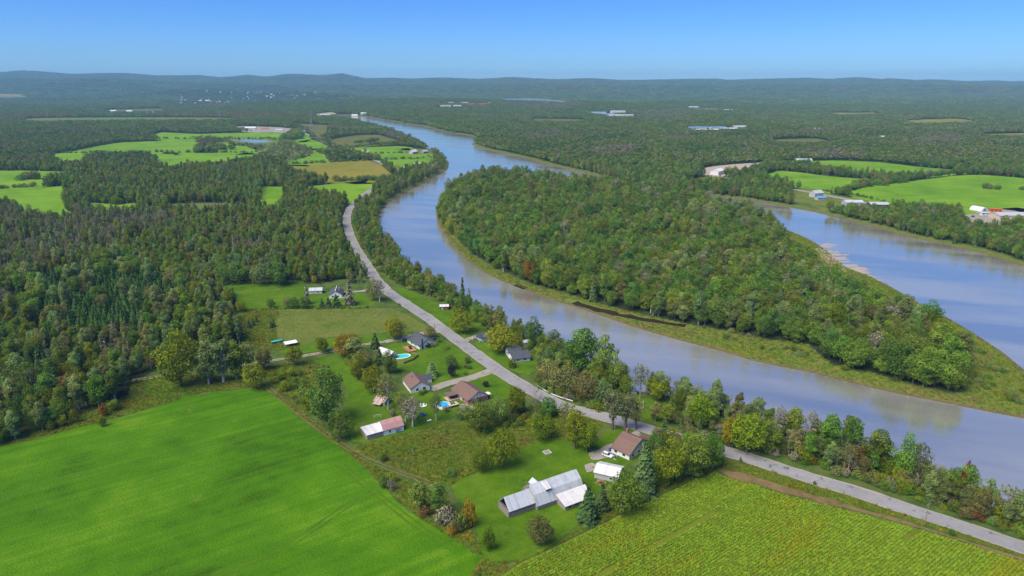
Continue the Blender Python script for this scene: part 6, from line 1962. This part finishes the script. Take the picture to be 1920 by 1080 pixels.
# ------------------------------------------------------------------ distant woods: simpler trees, then groups of trees
def low_tree(r, h, R, nl, per, leaf):
    C, N, T = [], [], []
    for i in range(nl):
        d = rdir(r, 1)[0]
        p = np.array([d[0] * R * 0.55, d[1] * R * 0.55, h * (0.62 + 0.24 * d[2])]); lr = R * r.uniform(0.42, 0.6)
        dd = rdir(r, per); dd[:, 2] = np.abs(dd[:, 2]) * 0.9 - 0.2
        C.append(p + dd * lr); N.append(dd); T.append(np.clip(r.normal(0.45, 0.18) + r.normal(0, 0.12, per), 0, 1))
    V, Fq = leaves(r, np.concatenate(C), np.concatenate(N), leaf)
    return V, Fq, np.concatenate(T)
def low_cone(r, h, R, n, leaf):
    f = r.uniform(0, 1, n) ** 1.4; a = r.uniform(0, 6.28, n); rr = R * (1 - f) * r.uniform(0.6, 1.05, n)
    C = np.stack([np.cos(a) * rr, np.sin(a) * rr, h * (0.1 + 0.9 * f)], 1)
    N = np.stack([np.cos(a), np.sin(a), np.full(n, 0.6)], 1)
    V, Fq = leaves(r, C, N, leaf)
    return V, Fq, r.uniform(0.1, 0.7, n)
def group_mesh(seed, cols, n, span, nl, per, leaf, h=(10, 15), cones=0.15):
    r = np.random.default_rng(seed)
    V, Fq, T, MI = [], [], [], []
    off = 0
    side = int(math.ceil(math.sqrt(n)))
    for k in range(n):
        if r.uniform() < cones: v, f, t = low_cone(r, r.uniform(*h), 2.6, nl * per, leaf)
        else: v, f, t = low_tree(r, r.uniform(*h), r.uniform(3.4, 5.4), nl, per, leaf)
        if n > 1:
            gx, gy = (k % side + 0.5) / side - 0.5, (k // side + 0.5) / side - 0.5
            v = v + np.array([(gx + r.uniform(-0.4, 0.4) / side) * span, (gy + r.uniform(-0.4, 0.4) / side) * span, 0])
        V.append(v); Fq.append(f + off); T.append(t); MI.append(np.full(len(f), r.choice(len(cols))))
        off += len(v)
    return np_mesh("tree_form", np.concatenate(V), np.concatenate(Fq), ["leaf_" + c for c in cols], np.concatenate(MI), np.concatenate(T))

PAL = [["green", "green", "bluegreen", "olive", "lime", "deep"], ["deep", "green", "deep", "green", "olive"], ["olive", "green", "lime", "bluegreen"], ["grey", "olive", "duskpine"], ["lime", "olive", "green", "gold"]]
LOW_C = forms_collection("low_forms", [group_mesh(100 + i, [c], 1, 0, 6, 26, 0.75) for i, c in enumerate(["green", "deep", "olive", "bluegreen", "lime", "grey"])] +
    [group_mesh(110, ["spruce"], 1, 0, 6, 20, 0.7, cones=1.0)])
LOW_NG = scatter_group("low_scatter", LOW_C)
CL_C = forms_collection("clump_forms", [group_mesh(120 + i, p, 9, 24, 4, 12, 1.25) for i, p in enumerate(PAL)])
CL_NG = scatter_group("clump_scatter", CL_C)
PA_C = forms_collection("patch_forms", [group_mesh(140 + i, p, 49, 66, 2, 7, 2.3) for i, p in enumerate(PAL)])
PA_NG = scatter_group("patch_scatter", PA_C)

x, y = default_wood(1250, 2150, 6.8)
z1 = noise2(x, y, 260, 41)
f = pick({0: 5, 1: 2.5, 2: 2.5, 3: 2, 4: 1.2, 5: 0.6, 6: 0.7}, len(x))
f = np.where((z1 > 0.9) & (RNG.uniform(size=len(x)) < 0.6), 5, f)
f = np.where((z1 < -0.8) & (RNG.uniform(size=len(x)) < 0.6), 1, f)
scatter("valley_wood", LOW_NG, x, y, f, RNG.uniform(0.75, 1.2, len(x)) * (0.95 + 0.15 * noise2(x, y, 150, 42)))

def zone_forms(x, y, seed):
    z1, z2 = noise2(x, y, 700, seed), noise2(x, y, 1600, seed + 1)
    u_, v_ = proj(x, y)
    f = np.where(z1 > 0.7, 2, np.where(z1 < -0.6, 1, 0))
    f = np.where(z2 > 0.95, 4, f)
    f = np.where((z2 < -1.0), 3, f)
    for pz, ff in (([(-50,166),(330,163),(420,170),(300,178),(-50,176)], 4), ([(1380,214),(1560,206),(1960,200),(1960,262),(1700,250),(1450,236)], 2), ([(900,172),(1150,168),(1200,180),(950,184)], 4), ([(1560,168),(1760,176),(1960,172),(1960,186),(1700,186)], 4),  # paler tree mixes here paint sunlit patches onto the distant woods
                   ([(1180,212),(1290,210),(1300,232),(1180,228)], 3), ([(60,196),(330,192),(330,202),(60,204)], 2), ([(560,172),(900,176),(880,186),(560,182)], 2)):
        f = np.where(inside(np.array(pz, float), u_, v_) & (RNG.uniform(size=len(x)) < 0.75), ff, f)
    mixr = RNG.uniform(size=len(x)) < 0.25
    return np.where(mixr, RNG.integers(0, 3, len(x)), f)

TOWN_POLY = np.array(GP([(300,192),(380,184),(480,178),(640,186),(640,197),(520,203),(330,202)]))
def far_filter(x, y, keep_town):
    m = ~(inside(TOWN_POLY, x, y) & (RNG.uniform(size=len(x)) > keep_town))
    for bx, by, br in FAR_SPOTS:
        m &= ~((np.abs(x - bx) < br) & (y < by + br * 0.8) & (y > by - br * 3.2))
    return m
x, y = default_wood(2150, 4600, 19.0)
m = far_filter(x, y, 0.6)
x, y = x[m], y[m]
scatter("valley_wood", CL_NG, x, y, zone_forms(x, y, 51), RNG.uniform(0.85, 1.15, len(x)))
x, y = default_wood(4600, 11300, 58.0)
m = far_filter(x, y, 0.6)
x, y = x[m], y[m]
scatter("distant_wood", PA_NG, x, y, zone_forms(x, y, 61), RNG.uniform(0.9, 1.2, len(x)) * np.where(inside(TOWN_POLY, x, y), 0.6, 1.0))

# ------------------------------------------------------------------ crops, weeds, reeds and hedges (uncountable growth)
def tuft(seed, n, h, spread, lean, wid):
    """a clump of upright blades"""
    r = np.random.default_rng(seed)
    a = r.uniform(0, 6.28, n); d = r.uniform(0, spread, n)
    b = np.stack([np.cos(a) * d, np.sin(a) * d, np.zeros(n)], 1)
    hh = h * r.uniform(0.55, 1.1, n)
    ln = r.normal(0, lean, (n, 2)) * hh[:, None]
    t = b + np.stack([ln[:, 0], ln[:, 1], hh], 1)
    w = r.uniform(0.5, 1.2, n) * wid; wa = r.uniform(0, 6.28, n)
    wv = np.stack([np.cos(wa) * w, np.sin(wa) * w, np.zeros(n)], 1)
    md = b * 0.5 + t * 0.5 + np.array([0, 0, 0.08 * h])
    V = np.stack([b - wv * 0.5, b + wv * 0.5, md + wv, t, md - wv], 1).reshape(-1, 3)
    i = np.arange(n)[:, None] * 5
    return V, (i + np.array([[0, 1, 2, 4]])), (i + np.array([[4, 2, 3]])), r.uniform(0.1, 1, n)
def tuft_mesh(seed, col, n, h, spread, lean, wid):
    V, q, t3, tone = tuft(seed, n, h, spread, lean, wid)
    return np_mesh("plant_form", V, [q, t3], ["leaf_" + col], tone=np.concatenate([tone, tone]))
def bushlet_mesh(shape, col):
    s = SHAPES[shape]
    return np_mesh("plant_form", s["cV"], s["cF"], ["leaf_" + col], tone=s["tone"])

PL = [tuft_mesh(200, "corn", 26, 0.95, 0.22, 0.36, 0.08), tuft_mesh(201, "corn", 26, 0.9, 0.22, 0.36, 0.09), tuft_mesh(202, "cornyellow", 26, 0.9, 0.22, 0.36, 0.085),   # 0-2
      tuft_mesh(203, "weed", 24, 0.7, 0.8, 0.6, 0.10), tuft_mesh(204, "weedtan", 22, 0.75, 0.8, 0.55, 0.09), tuft_mesh(205, "gold", 18, 0.8, 0.7, 0.5, 0.10),          # 3-5
      tuft_mesh(206, "reed", 22, 0.8, 1.0, 0.3, 0.10), tuft_mesh(207, "lime", 22, 0.7, 1.0, 0.35, 0.10),                                                           # 6-7
      bushlet_mesh("bush", "green"), bushlet_mesh("bush_b", "deep"), bushlet_mesh("bush", "olive"), bushlet_mesh("bush_b", "lime"), bushlet_mesh("bush", "gold"), bushlet_mesh("bush_b", "grey"), bushlet_mesh("bush_b", "rust"), bushlet_mesh("bush_b", "bluegreen")]  # 8-15
PL_NG = scatter_group("plant_scatter", forms_collection("plant_forms", PL))

# maize in rows
P = smooth_closed(GP(CORN_PX), 9)
ca, sa = math.cos(CORN_ANG), math.sin(CORN_ANG)
R_ = P @ np.array([[ca, -sa], [sa, ca]])
gu, gv = np.meshgrid(np.arange(R_[:, 0].min(), R_[:, 0].max(), 0.5), np.arange(R_[:, 1].min(), R_[:, 1].max(), 1.05))
gu = gu.ravel() + RNG.uniform(-0.3, 0.3, gu.size); gv = gv.ravel() + RNG.normal(0, 0.06, gv.size)
x, y = gu * ca - gv * sa, gu * sa + gv * ca
m = in_view(x, y, 60, 60)
x, y, gu, gv = x[m], y[m], gu[m], gv[m]
m = inside(P, x, y) & (dist_poly(P, x, y, cap=3) > 0.8)
# worn tramlines across the rows
for tu in (R_[:, 0].min() + 70,):
    pass
nrow = noise2(x, y, 60, 71) + 0.8 * noise2(gu * 0.12, gv, 9, 72)
gap = (np.abs((gv - np.median(gv) + 7) % 46 - 23) < 0.9) & (noise2(gu, gv * 0.2, 60, 73) > -0.2)
m &= ~gap & (RNG.uniform(size=len(x)) < 0.94)
x, y, nrow = x[m], y[m], nrow[m]
f = np.where(nrow + RNG.normal(0, 0.45, len(x)) > 1.05, 2, RNG.integers(0, 2, len(x)))
scatter("maize_crop", PL_NG, x, y, f, np.stack([RNG.uniform(0.7, 1.0, len(x))] * 2 + [RNG.uniform(0.75, 1.15, len(x)) * (1 + 0.12 * nrow)], 1))

def weeds(name, polys, s, forms, lo, hi, keep=1.0, region=None, clump=None):
    X, Y = [], []
    for P in polys:
        x, y = jgrid(P[:, 0].min(), P[:, 0].max(), P[:, 1].min(), P[:, 1].max(), s)
        m = in_view(x, y, 30, 30)
        x, y = x[m], y[m]
        m = inside(P, x, y) & (RNG.uniform(size=len(x)) < keep)
        if clump: m &= noise2(x, y, clump[0], clump[1]) > clump[2]
        X.append(x[m]); Y.append(y[m])
    x, y = np.concatenate(X), np.concatenate(Y)
    m = dist_poly(ROAD_NEAR, x, y, False, 12) > 4.6
    x, y = x[m], y[m]
    if isinstance(forms, dict): f = pick(forms, len(x))
    else: f = forms(x, y)
    return scatter(name, PL_NG, x, y, f, RNG.uniform(lo, hi, len(x)))
def meadow_forms(x, y):
    n = noise2(x, y, 26, 81) + RNG.normal(0, 0.5, len(x)); n2 = noise2(x, y, 18, 82)
    return np.where(n > 1.15, 4, np.where((n < -0.9) & (n2 > 0.3), 5, np.where(n2 < -0.6, 6, 3)))
OL = SHEETS["meadow_olive"]
weeds("goldenrod_weeds", OL, 1.15, meadow_forms, 0.7, 1.25, 0.8)
# shrink the bushlets among the weeds by a scatter of their own
weeds("meadow_scrub", OL, 2.6, {8: 4, 9: 1, 10: 2.5, 11: 5, 12: 1.2, 13: 0.5, 14: 0.5, 15: 1}, 0.12, 0.38, 0.55, clump=(22, 83, -0.1))
weeds("fallow_grass", SHEETS["meadow_grey"], 1.5, {3: 4, 4: 1.5, 6: 2}, 0.35, 0.6, 0.8)

weeds("stubble_grass", SHEETS["stubble"], 1.5, {3: 2, 4: 4, 7: 1}, 0.3, 0.55, 0.55)

# roadside scrub below the bank trees
def px_poly(px): return np.array(GP(px))
weeds("roadside_scrub", [px_poly([(1350,836),(1420,850),(1520,875),(1620,905),(1720,938),(1820,972),(1920,1006),(2050,1050),(2050,1020),(1920,972),(1800,932),(1700,893),(1600,860),(1500,834),(1400,800),(1340,790)])],
      2.6, {8: 4, 9: 2, 10: 3, 11: 4, 12: 0.7, 13: 1.0, 14: 0.2, 15: 2}, 0.5, 1.25, 0.75)
weeds("roadside_scrub", [px_poly([(700,500),(740,528),(770,545),(820,560),(860,588),(900,606),(975,645),(1010,665),(1010,690),(1040,725),(1090,742),(1150,748),(1185,730),(1120,702),(1050,664),(985,632),(928,600),(868,562),(812,530),(758,490),(722,448)]),
      px_poly([(1000,725),(1060,748),(1150,780),(1190,765),(1150,742),(1060,720),(1010,700)])],
      3.2, {8: 3, 9: 3, 10: 2, 11: 2, 15: 2, 13: 0.6}, 0.6, 1.3, 0.7)
weeds("roadside_scrub", [px_poly([(655,450),(690,505),(740,550),(800,594),(812,600),(790,598),(745,570),(700,530)])], 2.4, {8: 2, 10: 2, 3: 4, 4: 2, 15: 1}, 0.3, 0.6, 0.5)
# thicket belts in the settlement
weeds("garden_thicket", [px_poly([(640,668),(690,668),(700,690),(725,715),(715,738),(690,728),(668,705)]), px_poly([(880,775),(1000,765),(1040,770),(1030,785),(960,790),(890,800)])], 2.6, {8: 3, 9: 2, 10: 2, 11: 3, 15: 1}, 0.6, 1.2, 0.6)
weeds("garden_thicket", [px_poly([(880,800),(930,785),(1000,772),(1040,778),(1010,800),(950,808),(900,818)]), px_poly([(1180,905),(1240,862),(1330,858),(1348,874),(1260,905),(1190,945)]), px_poly([(505,700),(560,690),(575,735),(560,760),(530,742)])], 2.8, {8: 4, 9: 2, 11: 3, 15: 1}, 0.5, 1.1, 0.6)
weeds("field_hedge", [px_poly([(1085,982),(1150,950),(1250,915),(1330,880),(1345,872),(1330,862),(1240,895),(1150,930),(1085,970)])], 2.3, {8: 3, 9: 3, 11: 2, 10: 1, 4: 2}, 0.5, 1.0, 0.6)

# island marsh: reeds along the shore and scrub at its tip
w_x, w_y = jgrid(ISLE_W[:, 0].min(), ISLE_W[:, 0].max(), ISLE_W[:, 1].min(), ISLE_W[:, 1].max(), 2.0)
m = in_view(w_x, w_y, 20, 20)
w_x, w_y = w_x[m], w_y[m]
m = inside(ISLE_W, w_x, w_y) & ~inside(ISLE_WOOD, w_x, w_y)
w_x, w_y = w_x[m], w_y[m]
ed = dist_poly(ISLE_W, w_x, w_y, cap=60)
m = (ed > 2.2) & (w_y < 760)
CH = np.array(GP([(1070,562),(1110,577),(1150,587),(1207,600),(1240,606),(1290,614)], -1.8))
m &= dist_poly(CH, w_x, w_y, False, 12) > 3.6
w_x, w_y, ed = w_x[m], w_y[m], ed[m]
n_ = noise2(w_x, w_y, 40, 91) + RNG.normal(0, 0.4, len(w_x))
f = np.where((n_ > 0.7), 4, np.where(n_ < -0.5, 7, 6))
scatter("marsh_reeds", PL_NG, w_x, w_y, f, RNG.uniform(0.8, 1.5, len(w_x)))
u_, v_ = proj(w_x, w_y)
tip = ((u_ > 1560) & (v_ > 620) & (ed > 12)) | ((u_ > 1350) & (v_ > 625) & (ed > 16)) | ((u_ > 1120) & (ed > 22))
sel = tip & (RNG.uniform(size=len(w_x)) < 0.20) & (noise2(w_x, w_y, 30, 92) > -0.3)
scatter("marsh_scrub", PL_NG, w_x[sel], w_y[sel], pick({8: 3, 9: 1.5, 10: 1.5, 15: 4, 13: 0.8}, sel.sum()), RNG.uniform(0.4, 1.0, sel.sum()))
# hedgerows and wetland scrub between the far fields
def hedge(px, s, lo, hi, half=3.0):
    ln = smooth_open(GP(px), s)
    k = RNG.integers(1, 3, len(ln))
    ln = np.repeat(ln, k, 0)
    return ln + RNG.normal(0, half, ln.shape), lo, hi
HX, HS_ = [], []
for px, s, lo, hi, half in (([(1470,318),(1510,316),(1560,324),(1620,331),(1690,334),(1760,328),(1830,322),(1920,333)], 5, 1.2, 2.6, 5), ([(1395,330),(1440,318),(1480,314)], 5, 1.2, 2.4, 6), ([(1607,352),(1640,346),(1680,340)], 4, 2.0, 3.6, 6),
    ([(1545,358),(1600,366),(1660,380)], 6, 0.6, 1.3, 2.5), ([(1848,354),(1866,354)], 4, 1.0, 3.0, 6), ([(1915,357),(1935,357)], 4, 1.0, 2.0, 4),
    ([(95,287),(200,287),(300,285),(360,286),(470,286)], 9, 0.8, 2.0, 3), ([(375,284),(395,282),(415,280)], 4, 2.5, 4.5, 12), ([(380,276),(412,276)], 4, 2.0, 4.0, 10), ([(0,354),(60,350),(125,346)], 5, 1.0, 2.4, 4),
    ([(40,338),(60,336)], 4, 2.0, 4.0, 5), ([(618,277),(650,277),(700,272),(755,270)], 6, 0.8, 2.0, 3), ([(690,289),(740,287),(790,286)], 8, 0.8, 1.6, 3), ([(712,300),(760,298),(812,296)], 8, 0.8, 1.6, 3),
    ([(530,307),(580,307),(640,303),(690,301)], 7, 0.8, 2.0, 3), ([(629,340),(680,338),(733,337)], 5, 1.2, 3.0, 4), ([(600,285),(660,296),(700,300)], 5, 1.5, 4.2, 8), ([(665,268),(690,266),(700,264)], 6, 1.5, 3.5, 8),
    ([(300,260),(400,261),(500,260),(560,261)], 9, 0.8, 1.8, 4), ([(545,262),(552,256),(556,252)], 3, 3.0, 5.0, 8), ([(450,582),(520,580),(600,579),(690,578)], 2.5, 0.25, 0.5, 0.6), ([(392,536),(450,533),(540,530)], 2.5, 0.3, 0.7, 1.0)):
    P_, a_, b_ = hedge(px, s, lo, hi, half)
    HX.append(P_); HS_.append(RNG.uniform(a_, b_, len(P_)))
HX = np.concatenate(HX); HS_ = np.concatenate(HS_)
scatter("hedgerow_scrub", PL_NG, HX[:, 0], HX[:, 1], pick({8: 3, 9: 4, 10: 2, 15: 1}, len(HX)), HS_)
Pw = CLEAR["wet"]
x, y = jgrid(Pw[:, 0].min(), Pw[:, 0].max(), Pw[:, 1].min(), Pw[:, 1].max(), 9.0)
m = inside(Pw, x, y) & (RNG.uniform(size=len(x)) < 0.6)
pp = smooth_closed(GP([(432,259),(470,258),(515,263),(520,270),(480,272),(440,268)]), 20)
m &= ~inside(pp, x, y)
scatter("wetland_scrub", PL_NG, x[m], y[m], pick({8: 1, 9: 3, 10: 3, 13: 2, 15: 2}, m.sum()), RNG.uniform(0.7, 2.0, m.sum()))

# ------------------------------------------------------------------ haze
HAZE_TOP = max(CAMH + 20, max(v.co.z for v in bpy.data.objects["ground"].data.vertices) + 22)
hb = MB(); hb.box(-17000, 17000, -600, 15600, -9.0, HAZE_TOP)
hm = bpy.data.materials.new("haze"); hm.use_nodes = True
hn = hm.node_tree.nodes; hn.clear()
hv = hn.new("ShaderNodeVolumePrincipled"); ho_ = hn.new("ShaderNodeOutputMaterial")
hv.inputs["Color"].default_value = (0.34, 0.70, 1.0, 1)
hv.inputs["Density"].default_value = 6.5e-5
hv.inputs["Anisotropy"].default_value = 0.0
hm.node_tree.links.new(hv.outputs[0], ho_.inputs["Volume"])
MATS["haze"] = hm
tag(hb.build("haze", "haze"), kind="stuff")
